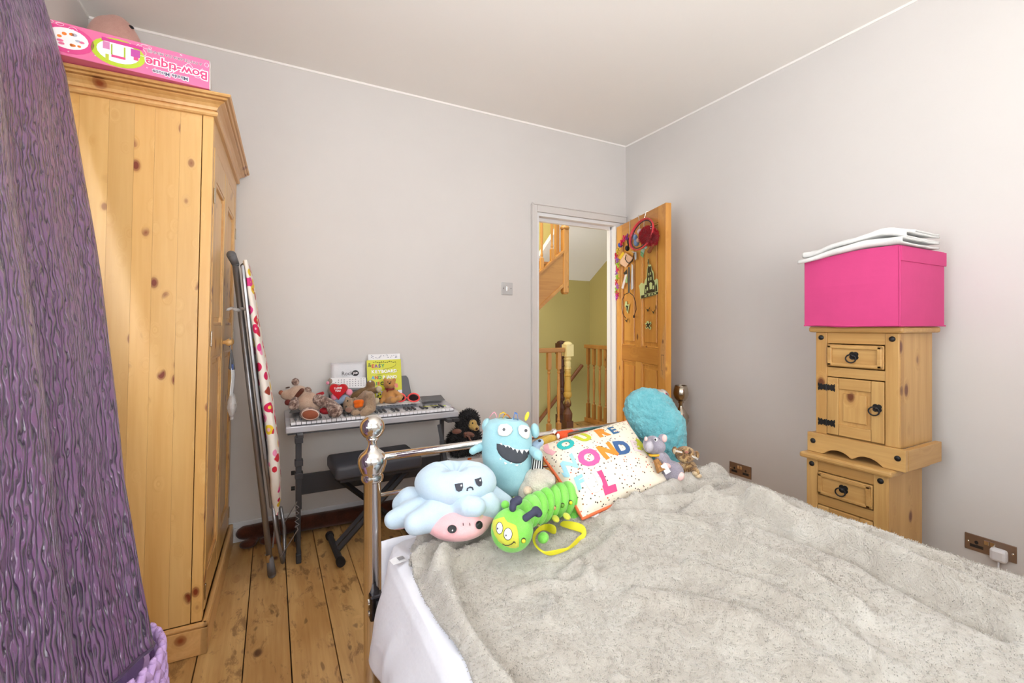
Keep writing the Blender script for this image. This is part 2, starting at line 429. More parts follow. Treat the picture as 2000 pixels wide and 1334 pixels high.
# bright bead where the ceiling paint is cut in over the walls
struct('trim_1', MB().box((XL, YB-.004, ZC-.011), (XR, YB, ZC)), M_CEIL)
struct('trim_2', MB().box((XR-.004, YR, ZC-.011), (XR, YB, ZC)), M_CEIL)
struct('trim_3', MB().box((XL, YR, ZC-.011), (XL+.004, YB, ZC)), M_CEIL)
# door casing: outer architrave painted with the wall, white lining and stop
struct('trim_4', MB().box((1.640, YB-.016, 0), (1.688, YB, 2.022)).box((1.688, YB-.016, 1.968), (XR-.004, YB, 2.022)).box((1.640, YB-.026, 0), (1.652, YB-.014, 2.03)).box((1.64, YB-.026, 2.016), (XR-.004, YB-.014, 2.03)), M_WALL, bev=.004)
struct('trim_5', MB().box((1.684, YB-.008, 0), (DX0+.006, YB+.1, 1.965)).box((DX1-.006, YB-.008, 0), (2.462, YB+.1, 1.965)).box((DX0, YB-.008, 1.940), (DX1, YB+.1, 1.966))
       .box((DX0, YB+.045, 0), (DX0+.018, YB+.075, DZ)).box((DX1-.018, YB+.045, 0), (DX1, YB+.075, DZ)).box((DX0, YB+.045, 1.915), (DX1, YB+.075, DZ)), M_WHITE, bev=.002)

# ------------------------------------------------------------------ landing beyond the doorway
LF, LXR = 4.75, 3.665
struct('wall_landing_far', MB().box((.2, LF, -1.6), (LXR+.1, LF+.1, 3.3)), M_OLIVE)
struct('wall_landing_right', MB().box((LXR, YB+.1, -1.6), (LXR+.1, LF, 3.3)), M_OLIVE)
struct('wall_landing_left', MB().box((.2, YB+.1, -1.6), (.3, LF, 3.3)), M_OLIVE)
struct('ceiling_landing', MB().box((.2, YB+.1, 3.25), (LXR+.1, LF+.1, 3.35)), M_CEIL)
b = MB(); s0 = LF-(2.008-1.724)/.43*0
sl = (2.008-1.724)/(LF-4.32)
for xa, xb in ((2.70, LXR),):
    y1 = YB+.1; z1 = 1.724+sl*(LF-y1)
    b.prism([(LF, 1.724), (LF, 1.724+.06), (y1, z1+.06), (y1, z1)], (xa, 0, 0), (0, 1, 0), (0, 0, 1), xb-xa)
struct('ceiling_sloped', b, M_CEIL)
struct('floor_landing', MB().box((.3, YB, -.05), (LXR, 3.93, -.001)).box((3.13, 3.93, -.05), (LXR, 4.40, -.001)), M_FLOOR)

def baluster(mbk, x, y, z0, z1, h1, h2, s=.016):
    """square ends, turned waist"""
    m = MB().box((x-s, y-s, z0), (x+s, y+s, z0+h1)).box((x-s, y-s, z1-h2), (x+s, y+s, z1))
    a, c = z0+h1, z1-h2; L = c-a
    prof = [(s*.95, a), (s*.6, a+.015), (s*.85, a+.03), (s*.7, a+.045), (s*.55, a+.05+L*.02), (s*.8, a+L*.35), (s*.9, a+L*.5), (s*.72, a+L*.8), (s*.6, c-.05), (s*.9, c-.035), (s*.6, c-.02), (s*.95, c)]
    m.lathe(prof, 12, Matrix.Translation((x, y, 0))); return m
# near balustrade across the stairwell
bx = P(1108, 683, y=3.87).x
t = thing('landing_balustrade', 'pine banister rail and spindles at left of the landing, ending at the flaking newel', 'balustrade', (bx, 3.87, 0))
def loc_(mb): return mb
box('handrail', (-1.5, -.026, .872), (-.045, .026, .918), M_STAIRX, t, bev=.008)
for u in (1072, 1091):
    x = P(u, 683, y=3.87).x-bx
    obj('baluster', baluster(None, x, 0, -.04, .872, .19, .17, .020), M_STAIR, t)
obj('baluster', baluster(None, P(1053, 683, y=3.87).x-bx-.09, 0, -.04, .872, .19, .17, .020), M_STAIR, t)
def newel(s, H, m, name, parent, x, y):
    q = MB().box((x-s, y-s, -.1), (x+s, y+s, .16))
    prof = [(s, .16), (s*1.12, .20), (s*1.15, .235), (s*.9, .26), (s*.55, .285), (s*.5, .30), (s*.85, .32), (s*.9, .345), (s*.75, .365), (s*.55, .39), (s*.95, .41), (s, .43), (s*.95, .45), (s*.8, .46), (s*.86, .48), (s*.74, .58), (s*.72, .62), (s*.9, .63), (s*.72, .645), (s*.72, .69), (s*.9, .70), (s*.75, .715), (s*.8, .76), (s*.62, .78), (s*.92, .80), (s*.7, .815), (s*1.0, .83)]
    q.lathe(prof, 20, Matrix.Translation((x, y, 0)))
    q.box((x-s*1.05, y-s*1.05, .83), (x+s*1.05, y+s*1.05, .95)).ell((x, y, .95), (s*1.15, s*1.15, .03))
    return obj(name, q, m, parent)
newel(.042, .95, M_NEWEL, 'newel_post', t, 0.005, 0)
t = thing('dark_newel', 'dark brown turned newel post standing behind the flaking newel', 'newel', (P(1096, 683, y=4.18).x, 4.18, 0))
newel(.045, .95, M_DARKWOOD, 'post', t, 0, 0)
# wall handrail
a = P(1053, 822, y=LF-.05); c = P(1137, 713, y=LF-.05)
t = thing('wall_handrail', 'dark sloping handrail fixed to the olive landing wall', 'handrail', c)
d0 = (a-c); obj('rail', MB().tube([d0*1.6, d0*.5, (0, 0, 0)], .024, 10), M_BRWOOD, t)
for k in (.15, 1.1): obj('bracket', MB().tube([d0*k, d0*k+Vector((0, .02, -.05)), d0*k+Vector((0, .05, -.05))], .006, 6), M_BLACKM, t)
# right balustrade
ya, yb = 3.55, 4.36; bxr = P(1147, 676, y=4.36).x
t = thing('stair_balustrade', 'pine banister with close-set spindles at right of the landing, beside the door', 'balustrade', (bxr, yb, 0))
box('handrail', (-.028, ya-yb, .875), (.028, .03, .918), M_STAIR, t, bev=.006)
box('base_rail', (-.03, ya-yb, .0), (.03, .02, .05), M_STAIR, t, bev=.004)
for k in range(8):
    obj('baluster', baluster(None, 0, -.02-k*.107, .05, .875, .17, .19, .018), M_STAIR, t)
box('back_panel', (.25, ya-yb, .0), (.27, -.1, .80), M_DARKWOOD, t)
t = thing('step_flight', 'dark pine winder steps behind the right banister', 'stairs', (bxr+.30, 3.9, 0))
for k in range(3): box('step', (0, -.3, .0+k*.2), (.0+.05+.0, .3, .17+k*.2), M_DARKWOOD, t)
# upper flight with its hanging newel
nx = P(1103, 500, y=3.87).x
t = thing('upper_staircase', 'pine upper stair flight seen through the doorway, string and spindles', 'stairs', (nx, 3.87, 1.478))
box('newel_post', (-.034, -.034, 0), (.034, .034, .66), M_STAIR, t, bev=.012)
obj('newel_cap', MB().lathe([(.044, .66), (.05, .675), (.04, .69), (.03, .70), (.042, .72), (.03, .75), (.0, .76)], 16), M_STAIR, t)
obj('newel_drop', MB().lathe([(.005, -.012), (.03, -.010), (.036, 0)], 16), M_STAIR, t)
sl2 = .82
q = MB().prism([(-.034, .07+.03), (-.034, .415), (-1.3, .415-1.266*sl2), (-1.3, .10-1.266*sl2)], (0, -.02, 0), (1, 0, 0), (0, 0, 1), -.035)
obj('string_board', q, M_STAIRX, t)
obj('string_moulding', MB().prism([(-.034, .06), (-.034, .10), (-1.3, .10-1.266*sl2), (-1.3, .06-1.266*sl2)], (0, -.03, 0), (1, 0, 0), (0, 0, 1), -.055), M_STAIRX, t)
obj('string_cap', MB().prism([(-.034, .41), (-.034, .435), (-1.3, .435-1.266*sl2), (-1.3, .41-1.266*sl2)], (0, -.035, 0), (1, 0, 0), (0, 0, 1), -.065), M_STAIRX, t)
obj('far_string', MB().prism([(-.034, .30), (-.034, .66), (-1.3, .66-1.266*sl2), (-1.3, .30-1.266*sl2)], (0, .86, 0), (1, 0, 0), (0, 0, 1), -.03), M_STAIRX, t)
for k in range(6):
    x = -.08-k*.2; box('tread', (x-.22, .02, .29-k*.164), (x, .83, .315-k*.164), M_STAIRX, t)
for u in (1058, 1078):
    x = P(u, 500, y=3.87).x-nx
    zt = .42+(x)*sl2
    obj('baluster', baluster(None, x, 0, zt, zt+.82, .15, .15, .017), M_STAIR, t)
obj('upper_handrail', MB().prism([(0, 1.22), (0, 1.27), (-1.3, 1.27-1.3*sl2), (-1.3, 1.22-1.3*sl2)], (0, -.03, 0), (1, 0, 0), (0, 0, 1), -.055), M_STAIRX, t)
box('upper_post', (-.085, .03, .20), (-.045, .07, 1.4), M_STAIR, t)

# ------------------------------------------------------------------ the open door
hx, hy = 2.424, YB-.012
ex = Vector((-.218, -.716, 0)); DW = ex.length; ex.normalize(); nrm = Vector((-ex.y*-1, 0, 0))
nrm = Vector((ex.y, -ex.x, 0)); nrm = nrm if nrm.x < 0 else -nrm      # visible face looks back into the room
dz0, dz1 = .012, 1.928
rzd = math.atan2(ex.y, ex.x)
door = struct('door_1', MB().box((0, 0, dz0), (.001, .001, dz0+.001)), M_DOOR)
door.location = (hx, hy, 0); door.rotation_euler = (0, 0, rzd)
# local x along the width; visible face at local y = -? (find sign)
sy = 1 if (Matrix.Rotation(rzd, 3, 'Z') @ Vector((0, 1, 0))).dot(nrm) > 0 else -1
TH = .040
def dbx(name, x0, x1, z0, z1, y0, y1, m, bev=.003):
    return box(name, (x0, min(y0*sy, y1*sy), z0), (x1, max(y0*sy, y1*sy), z1), m, door, bev=bev)
st = .095
for a, c in ((0, st), (DW-st, DW)): dbx('stile', a, c, dz0, dz1, 0, -TH, M_DOOR)
dbx('muntin', DW/2-.045, DW/2+.045, dz0+.2, .895, 0, -TH, M_DOOR); dbx('muntin', DW/2-.045, DW/2+.045, .99, 1.83, 0, -TH, M_DOOR)
for z0, z1 in ((dz0, .20), (.885, .995), (1.825, dz1)): dbx('rail', st, DW-st, z0, z1, 0, -TH, M_DOORX)
for a, c in ((st, DW/2-.045), (DW/2+.045, DW-st)):
    for z0, z1 in ((.2, .885), (.995, 1.825)):
        p = dbx('panel', a-.006, c+.006, z0-.006, z1+.006, -.015, -.027, M_DOOR)
        obj('raised_field', MB().box((a+.035, min(-.007*sy, -.016*sy), z0+.035), (c-.035, max(-.007*sy, -.016*sy), z1-.035)), M_DOOR, p, bev=.007)
        for nm, (x0_, x1_, q0, q1) in dict(a=(a, a+.012, z0, z1), b=(c-.012, c, z0, z1), c=(a, c, z0, z0+.012), d=(a, c, z1-.012, z1)).items():
            obj('bead', MB().box((x0_, min(-.004*sy, -.016*sy), q0), (x1_, max(-.004*sy, -.016*sy), q1)), M_DOOR, p, bev=.004)
M_RAW = wood('raw_pine_repair', (226, 176, 110), (196, 140, 78), (120, 70, 40), 2, 18, .7, 8, .1, .05, 0)
obj('lock_repair', MB().prism([(DW-.004, .80), (DW-.06, .82), (DW-.062, .99), (DW-.02, 1.13), (DW-.004, 1.16)], (0, .0015*sy, 0), (1, 0, 0), (0, 0, 1), .002), M_RAW, door)
mq = MB()
for x0_, x1_, z0, z1 in ((DW-.05, DW-.015, .955, .96), (DW-.05, DW-.045, .86, .96), (DW-.05, DW-.035, .855, .86), (DW-.02, DW-.015, .905, .96), (DW-.035, DW-.028, .83, .86)):
    mq.box((x0_, .0018*sy, z0), (x1_, .0035*sy, z1))
obj('latch_groove', mq, M_DARKWOOD, door)
for z in (.25, 1.68): box('hinge', (-.006, -.012, z-.045), (.006, .012, z+.045), M_SILVER, door)
def DP(u, v, off=0.0):
    """point on the door's visible face (off in front of it) seen at u,v -> world"""
    o = Vector((hx, hy, 0))+nrm*off; r = ray(u, v)
    tt = (o-Vector((0, 0, CH))).dot(nrm)/r.dot(nrm)
    return Vector((0, 0, CH))+r*tt
def DL(u, v, off=0.0):
    p = DP(u, v, off)-Vector((hx, hy, 0)); return p.dot(ex), p.z

# ================================================================== WARDROBE
wo = Vector((-.202, 1.902, 0)); wrz = R(-1.3)
W = thing('wardrobe', 'tall honey pine two-door wardrobe against the left wall', 'wardrobe', wo, wrz)
LEAN = .020
def wl(o):                                        # the old floor makes it lean a touch
    for v in o.data.vertices: v.co.x += LEAN*v.co.z
    return o
WD, WW, WT = .545, .885, 1.958
wl(obj('plinth', MB().box((-.022, 0, 0), (0, WW, .092)).box((-WD, 0, 0), (0, .022, .092)).box((-WD, WW-.022, 0), (0, WW, .092)), M_WARDY, W, bev=.002))
q = MB()
for s_, z0, z1, e in ((0, .092, .108, .0),):
    q.box((-WD, 0, z0-.0), (0, .020, z1)); q.box((-.020, 0, z0), (0, WW, z1)); q.box((-WD, WW-.02, z0), (0, WW, z1))
wl(obj('plinth_moulding', q, M_WARDY, W, bev=.007))
BX, B0, B1 = -.020, .020, .868
# side panel: edge-glued staves, then the front stile
ws = [.062, .07, .055, .066, .074, .06, .068, .056]
x = BX-.034
k = 0
while x > -WD+.002:
    wd = ws[k % 8]; k += 1
    a = max(-WD, x-wd)
    wl(box('side_stave', (a, B0, .108), (x-.0004, B0+.018, 1.90), M_WARD, W, bev=0)); x = a
wl(box('corner_stile', (BX-.032, B0-.001, .108), (BX, B0+.035, 1.90), M_WARD, W, bev=.002))
wl(box('corner_stile', (BX-.022, B1-.035, .108), (BX, B1, 1.90), M_WARD, W, bev=.002))
wl(box('far_side', (-WD, B1-.018, .108), (BX-.024, B1, 1.90), M_WARD, W))
wl(box('back_panel', (-WD, B0+.019, .108), (-WD+.008, B1-.019, 1.90), M_WARD, W))
wl(box('top_board', (-WD, B0+.019, 1.885), (BX-.024, B1-.019, 1.90), M_WARDY, W))
wl(box('bottom_board', (-WD+.01, B0+.019, .108), (BX-.024, B1-.019, .125), M_WARDY, W))
wl(box('top_rail', (BX-.022, B0+.036, 1.80), (BX, B1-.036, 1.90), M_WARDY, W, bev=.002))
prof = [(1.890, .0), (1.891, .010), (1.896, .014), (1.903, .014), (1.907, .010), (1.908, .003), (1.911, .003), (1.912, .010), (1.921, .014), (1.929, .022), (1.935, .034), (1.937, .036), (1.938, .028), (1.9405, .028), (1.9415, .042), (1.946, .046), (1.947, .040), (1.949, .040), (1.950, .052), (1.955, .056), (1.959, .054), (1.960, .048), (1.960, -.02)]
q = MB(); prev = None
for z, e in prof:
    ring = [q.b.verts.new(p) for p in ((-WD, B0-e, z), (BX+e, B0-e, z), (BX+e, B1+e*.6, z), (-WD, B1+e*.6, z))]
    if prev:
        for i in range(3): q.b.faces.new((prev[i], prev[i+1], ring[i+1], ring[i]))
    prev = ring
q.b.faces.new(prev)
wl(obj('cornice', q, M_WARDY, W))
dm = (B0+.036+B1-.036)/2
for i, (y0, y1) in enumerate(((B0+.038, dm-.002), (dm+.002, B1-.038))):
    sw = .058
    q = MB()
    q.box((BX-.02, y0, .125), (BX+.002, y0+sw, 1.797)).box((BX-.02, y1-sw, .125), (BX+.002, y1, 1.797))
    q.box((BX-.02, y0+sw, 1.69), (BX+.001, y1-sw, 1.797)).box((BX-.02, y0+sw, .125), (BX+.001, y1-sw, .235)).box((BX-.02, y0+sw, 1.03), (BX+.001, y1-sw, 1.15))
    d = wl(obj('door', q, M_WARD, W, bev=.002))
    for z0, z1 in ((.235, 1.03), (1.15, 1.69)):
        p = wl(obj('door_panel', MB().box((BX-.017, y0+sw-.004, z0-.004), (BX-.011, y1-sw+.004, z1+.004)).box((BX-.012, y0+sw+.03, z0+.03), (BX-.006, y1-sw-.03, z1-.03)), M_WARD, d, bev=.004))
        q = MB()
        for a in ((y0+sw, y0+sw+.012, z0, z1), (y1-sw-.012, y1-sw, z0, z1), (y0+sw, y1-sw, z0, z0+.012), (y0+sw, y1-sw, z1-.012, z1)):
            q.box((BX-.014, a[0], a[2]), (BX-.001, a[1], a[3]))
        wl(obj('panel_moulding', q, M_WARDY, d, bev=.003))
    ky = (y1-.03) if i == 0 else (y0+.03)
    wl(obj('knob', MB().lathe([(.008, 0), (.008, .010), (.013, .014), (.017, .022), (.015, .031), (.008, .036), (0, .037)], 16, Matrix.Translation((BX+.002, ky, 1.075)) @ Matrix.Rotation(PI/2, 4, 'Y')), M_WARDX, d, smooth=True))
    hy_ = y0 if i == 0 else y1
    for z in (.19, 1.10, 1.62): wl(obj('hinge', MB().box((BX+.001, hy_-.006, z-.028), (BX+.006, hy_+.006, z+.028)), M_SILVER, d, bev=.002))

# ------------------------------------------------------------------ hanger with clear bag on the wardrobe knob
kp = wo+Matrix.Rotation(wrz, 3, 'Z') @ Vector((BX+.026+LEAN*1.07, dm-.032, 1.075))
hg = thing('clip_hanger', 'clip hanger with a white strip and clear bag on the wardrobe knob', 'hanger', kp, 0)
obj('hook', MB().tube([(0, .006, -.02), (.004, .013, -.008), (.004, .009, .013), (.004, -.004, .020), (.004, -.012, .006), (.006, -.006, -.03), (.006, 0, -.075)], .0022, 6), M_STEEL, hg)
obj('clip', MB().caps((.004, -.012, -.11), (.008, 0, -.035), .006, .004, 8).caps((.016, .006, -.115), (.008, 0, -.04), .006, .004, 8), M_GREYPL, hg)
obj('clip', MB().box((.002, -.008, -.12), (.016, .012, -.095)), C_((70, 95, 160)), hg, bev=.002)
obj('white_strip', MB().grid(6, 12, lambda a, b_: Vector((.006+.012*a+.003*math.sin(b_*5), -.012+.024*a, -.10-.14*b_))), M_PAPER, hg, smooth=True, solid=.0012)
def bagf(a, b_):
    rr = (.012+.022*math.sin(PI*min(1, b_*1.12))**.8)*(1+.25*nz(a*5, b_*4, 3)); th = 2*PI*a
    return Vector((.010+rr*.55*math.cos(th), rr*math.sin(th), -.225-.112*b_+.006*nz(a*6, b_*5)))
obj('clear_bag', MB().grid(18, 10, bagf, close_u=True), M_CLEAR, hg)

# ------------------------------------------------------------------ things on the wardrobe
tb = P(409.0, 176.4, z=1.957); e1 = P(92.6, 38, z=2.057); e0 = Vector((tb.x, tb.y, 0))
dirx = Vector((tb.x-e1.x, tb.y+.004-e1.y, 0)).normalized()
tz = 1.961; TL_, TH_, TD_ = .50, .098, .30
ang = math.atan2(dirx.y, dirx.x)
tbx = thing('toy_box', 'flat pink toy set box lying upside down on the wardrobe', 'box', (tb.x, tb.y, tz), ang)
M_TPINK = mat('glossy_pink_card', (232, 112, 160), .35, mott=.08, mscale=14)
box('carton', (-TL_, 0, 0), (-.0005, TD_, TH_), M_TPINK, tbx, bev=.0015)
box('end_flap', (-.0004, .002, 0), (.003, TD_, TH_-.004), C_((214, 206, 204)), tbx, bev=.001)
X_, Z_ = Vector((-1, 0, 0)), Vector((0, 0, -1))    # upside-down writing
def bt(body, size, x, z, m, bold=0, th=.0006, y=-.0006):
    text('lettering', body, size, m, tbx, (x, y, z), X_, Z_, bold=bold, th=th)
W_ = C_((245, 240, 244), .4)
bt('A PASTELARIA DA MINNIE', .0125, -.094, .078, W_, .0006)
bt('A PASTELARIA DA MINNIE', .0125, -.094, .078, C_((110, 60, 90), .4), 0, y=-.0012)
bt('Bow-tique', .040, -.088, .043, W_, .0036); bt('Bow-tique', .040, -.088, .043, C_((222, 60, 120), .4), .0006, y=-.0014)
bt('Minnie Mouse', .0165, -.106, .016, W_, .0024); bt('Minnie Mouse', .0165, -.106, .016, C_((96, 92, 120), .4), .0002, y=-.0014)
def flat(nm, pts, m, y): obj(nm, MB().prism(pts, (0, y, 0), (1, 0, 0), (0, 0, 1), .0006), m, tbx)
def circ(cx, cz, rx, rz_, n=20, a0=0): return [(cx+rx*math.cos(2*PI*k/n+a0), cz+rz_*math.sin(2*PI*k/n+a0)) for k in range(n)]
def heart(cx, cz, s, flip=1): return [(cx+s*.062*16*math.sin(t_)**3, cz+flip*s*.062*(13*math.cos(t_)-5*math.cos(2*t_)-2*math.cos(3*t_)-math.cos(4*t_))) for t_ in [2*PI*k/28 for k in range(28)]]
# heart-shaped tray picture
flat('tray_picture', circ(-.355, .050, .060, .042), C_((222, 70, 138), .4), -.0002)
flat('tray_picture', circ(-.355, .052, .047, .031), C_((246, 240, 240), .4), -.0010)
rr_ = random.Random(3)
for k in range(11):
    flat('treat_print', circ(-.355+rr_.uniform(-.034, .034), .052+rr_.uniform(-.02, .02), rr_.uniform(.004, .008), rr_.uniform(.003, .005), 8), C_([(232, 128, 40), (232, 128, 40), (226, 110, 150), (180, 182, 196)][k % 4], .4), -.0018)
flat('tray_picture', circ(-.425, .072, .03, .028), C_((216, 40, 110), .4), -.0006)
# kitchen picture
flat('kitchen_picture', circ(-.238, .046, .066, .044), C_((186, 208, 40), .4), -.0002)
flat('kitchen_picture', circ(-.238, .048, .052, .034), C_((246, 240, 244), .4), -.0010)
for x0_, x1_, z0, z1, c_ in ((-.315, -.215, .074, .084, (206, 50, 140)), (-.29, -.262, .038, .066, (236, 232, 236)), (-.293, -.289, .036, .068, (170, 190, 40)), (-.262, -.258, .036, .068, (170, 190, 40)), (-.245, -.222, .046, .070, (190, 70, 160)), (-.312, -.296, .050, .072, (214, 130, 180)), (-.292, -.258, .029, .036, (220, 70, 130)), (-.306, -.298, .014, .034, (196, 206, 60)), (-.238, -.226, .036, .046, (220, 70, 130))):
    flat('kitchen_print', [(x0_+.037, z0), (x1_+.037, z0), (x1_+.037, z1), (x0_+.037, z1)], C_(c_, .4), -.0018)
# white doodles: hearts, bows, swirls
def wire(pts, r=.0007, closed=False): obj('doodle', MB().tube([(a, -.0006, b_) for a, b_ in pts], r, 5, closed), W_, tbx)
wire(heart(-.058, .062, .010, -1), closed=True); wire(heart(-.19, .07, .02, -1), .0008, True); wire(heart(-.02, .055, .008, -1), closed=True)
wire(circ(-.395+.0, .092, .009, .004, 10), closed=True); wire(circ(-.372, .090, .009, .004, 10), closed=True)
wire([(-.345+.012*math.cos(t_)*(1-t_/9), .082+.010*math.sin(t_)*(1-t_/9)) for t_ in [k*.7 for k in range(12)]])
wire(circ(-.034, .038, .010, .010, 12), closed=True); wire(circ(-.17, .088, .014, .006, 12), closed=True); wire(circ(-.008, .08, .006, .007, 10), closed=True)
for k in range(16):
    a, b_ = rr_.uniform(-.49, -.01), rr_.uniform(.008, .093); wire(circ(a, b_, .0016, .0016, 5), .0005, True)
# soft toys behind the box
M_PEACH = plushm('dusty_pink_plush', (222, 178, 164), (206, 158, 146), 300, .25)
T = Toy('pink_soft_toy', 'large dusty pink soft toy behind the box on the wardrobe', 'soft toy', 228, 150, 2.06)
zb = 1.963; T.t.location.z = zb
k = T.k; c0 = T.L(228, 82); hz = P(228, 30, d=2.06).z-zb
blob('body', [('e', (0, 0, hz*.48), (.128, .105, hz*.52)), ('e', (-.03, -.01, hz*.72), (.085, .08, hz*.26)), ('e', (.06, 0, hz*.4), (.08, .09, hz*.36))], M_PEACH, T.t, .01, 8)
obj('seam_tag', MB().ell((.075, -.01, hz*.90), (.014, .006, .006), (0, .6, 0)), M_BLACK, T.t)
T = Toy('pink_toy_ear', 'small dusty pink soft toy beside the curtain on the wardrobe', 'soft toy', 118, 100, 2.02)
T.t.location.z = zb; hz = P(118, 31, d=2.02).z-zb
blob('body', [('e', (0, 0, hz*.3), (.05, .05, hz*.3)), ('e', (-.005, 0, hz*.78), (.032, .022, hz*.27))], M_PEACH, T.t, .006, 3)

# ================================================================== CURTAIN + BASKET
edge = [(84, 0), (133, 160), (156, 282), (175, 395), (189, 470), (203, 550), (215, 634), (224, 700), (236, 790), (251, 925), (268, 1015), (284, 1105), (301, 1186), (312, 1240)]
xs = lambda v: -.60+(.36)*(v/1240.0)
pts = [P(u, v, x=xs(v)) for u, v in edge]
top = pts[0]+(pts[0]-pts[1])*((2.46-pts[0].z)/(pts[0].z-pts[1].z)); pts = [top]+pts
zt, zbm = pts[0].z, pts[-1].z
def farE(t):
    z = zt+(zbm-zt)*t
    for a, c in zip(pts, pts[1:]):
        if c.z <= z <= a.z+1e-6:
            f = (a.z-z)/(a.z-c.z); return a.lerp(c, f)
    return pts[-1].copy()
nT, nB = Vector((-.665, 1.02, zt)), Vector((-.46, .72, .33))
ct = thing('curtain', 'purple crinkled satin curtain hanging at the left edge beside the wardrobe', 'curtain', (nB.x, nB.y, 0))
def curt(a, t):                                   # a: 0 far edge .. 1 near edge
    f = farE(t); n = nT.lerp(nB, t); p = f.lerp(n, a)
    d = (n-f); d.z = 0; ln = d.length; d.normalize(); nv = Vector((-d.y, d.x, 0))
    if nv.x < 0: nv = -nv
    amp = (.014+.020*t)*sm(0, .10, a)
    p += nv*(amp*math.sin(a*13.0+1.0*t+.5)+.35*amp*math.sin(a*29+2.2*t)+.008*nz(a*4, t*5, 1)*sm(0, .1, a))
    p -= nv*(.05*(1-sm(0, .07, a)))*.5
    return p-ct.location
obj('drape', MB().grid(90, 120, curt, uv=(.85, 2.15)), M_CURTAIN, ct, smooth=True, solid=.003)
hm = [curt(k/60, 1)+Vector((0, 0, .004)) for k in range(61)]
obj('hem', MB().tube(hm, .004, 6), M_CURTAIN, ct)
pole = thing('curtain_pole', 'curtain pole above the side window', 'pole', (XL+.09, .60, 2.475))
obj('rod', MB().caps((0, -1.05, 0), (0, 1.36, 0), .012), M_STEEL, pole)
for y in (-1.06, 1.37): obj('finial', MB().ell((0, y, 0), .025), M_STEEL, pole)
for y in (-.7, .75): obj('bracket', MB().tube([(0, y, 0), (-.05, y, 0), (-.088, y, .01)], .008, 6), M_STEEL, pole)
for k in range(7): obj('curtain_ring', MB().tube([(.019*math.cos(q_), .44+k*.125, .019*math.sin(q_)) for q_ in [2*PI*j/14 for j in range(14)]], .003, 6, True), M_STEEL, pole)
bk = thing('rope_basket', 'lilac chunky woven rope basket under the purple curtain', 'basket', (-.405, 1.33, 0))
q = MB()
rad = lambda z: .150+.030*min(1, z/.12)-.006*sm(.25, .37, z)
for j in range(12):
    z = .018+j*.0325
    n = 34
    for k in range(n):
        a = 2*PI*(k+.5*(j % 2))/n; r = rad(z)
        for sgn in (-1, 1):
            M_ = Matrix.Translation((r*math.cos(a+sgn*.045), r*math.sin(a+sgn*.045), z)) @ Matrix.Rotation(a, 4, 'Z') @ Matrix.Rotation(sgn*.62, 4, 'X') @ Matrix.Diagonal((.010, .0095, .027, 1))
            v = bmesh.ops.create_uvsphere(q.b, u_segments=6, v_segments=5, radius=1)['verts']; bmesh.ops.transform(q.b, matrix=M_, verts=v)
obj('woven_side', q, M_LILAC, bk, smooth=True)
obj('liner', MB().lathe([(.14, .004), (.145, .02), (.160, .14), (.150, .355), (.140, .355), (.140, .02), (.01, .018)], 28), M_LILAC, bk)

# ================================================================== IRONING BOARD
ib = thing('ironing_board', 'folded ironing board with a sweets-print cover leaning on the wardrobe', 'ironing board', (0, 2.33, 0))
def rel(p): return p-Vector((0, 2.33, 0))
A0, A1 = P(530, 1118, y=2.335), P(459, 512, y=2.335)
obj('leg', MB().tube([rel(A0), rel(A0.lerp(A1, .5)), rel(A1)], .0125, 12), M_STEEL, ib, smooth=True)
obj('foot_cap', MB().caps(rel(P(531, 1121, y=2.335)), rel(P(527, 1090, y=2.335)), .018, .0145, 12), M_GREYPL, ib, smooth=True)
obj('foot_cap', MB().caps(rel(P(452, 498, y=2.325)), rel(P(460, 516, y=2.335)), .019, .015, 12), M_GREYPL, ib, smooth=True)
obj('leg_joint', MB().cone(rel(P(524, 1082, y=2.335)), rel(P(526, 1096, y=2.335)), .0145, .0145, 12), M_SILVER, ib)
B0_, B1_ = P(545, 1060, y=2.52), P(476, 520, y=2.52)
obj('leg', MB().tube([rel(B0_), rel(B1_)], .011, 12), M_STEEL, ib, smooth=True)
obj('foot_cap', MB().caps(rel(B1_), rel(P(478, 528, y=2.52)), .015, .013, 12), M_GREYPL, ib, smooth=True)
# board: steel tray and padded cover, seen nearly edge-on
def bpt(u, v, y): return rel(P(u, v, y=y))
y0, y1 = 2.26, 2.54
tray_u = [(477, 528), (489, 640), (503, 760), (518, 880), (529, 985)]
def along(tb_, f):
    f *= len(tb_)-1; i = min(int(f), len(tb_)-2); g = f-i
    return tb_[i][0]+(tb_[i+1][0]-tb_[i][0])*g, tb_[i][1]+(tb_[i+1][1]-tb_[i][1])*g
def trayf(off):
    def f(a, b_):
        u, v = along(tray_u, b_); w_ = .5*(1-.75*sm(.72, 1.0, b_)); yy = 2.40+(a-.5)*2*w_*.30
        p = P(u, v, y=2.40); return rel(Vector((p.x+off, yy, p.z)))
    return f
obj('board_tray', MB().grid(10, 24, trayf(0)), M_STEEL, ib, smooth=True, solid=.010)
obj('tray_rim', MB().tube([trayf(.002)(0, k/20) for k in range(21)]+[trayf(.002)(1, 1-k/20) for k in range(21)], .0075, 6, True), M_STEEL, ib)
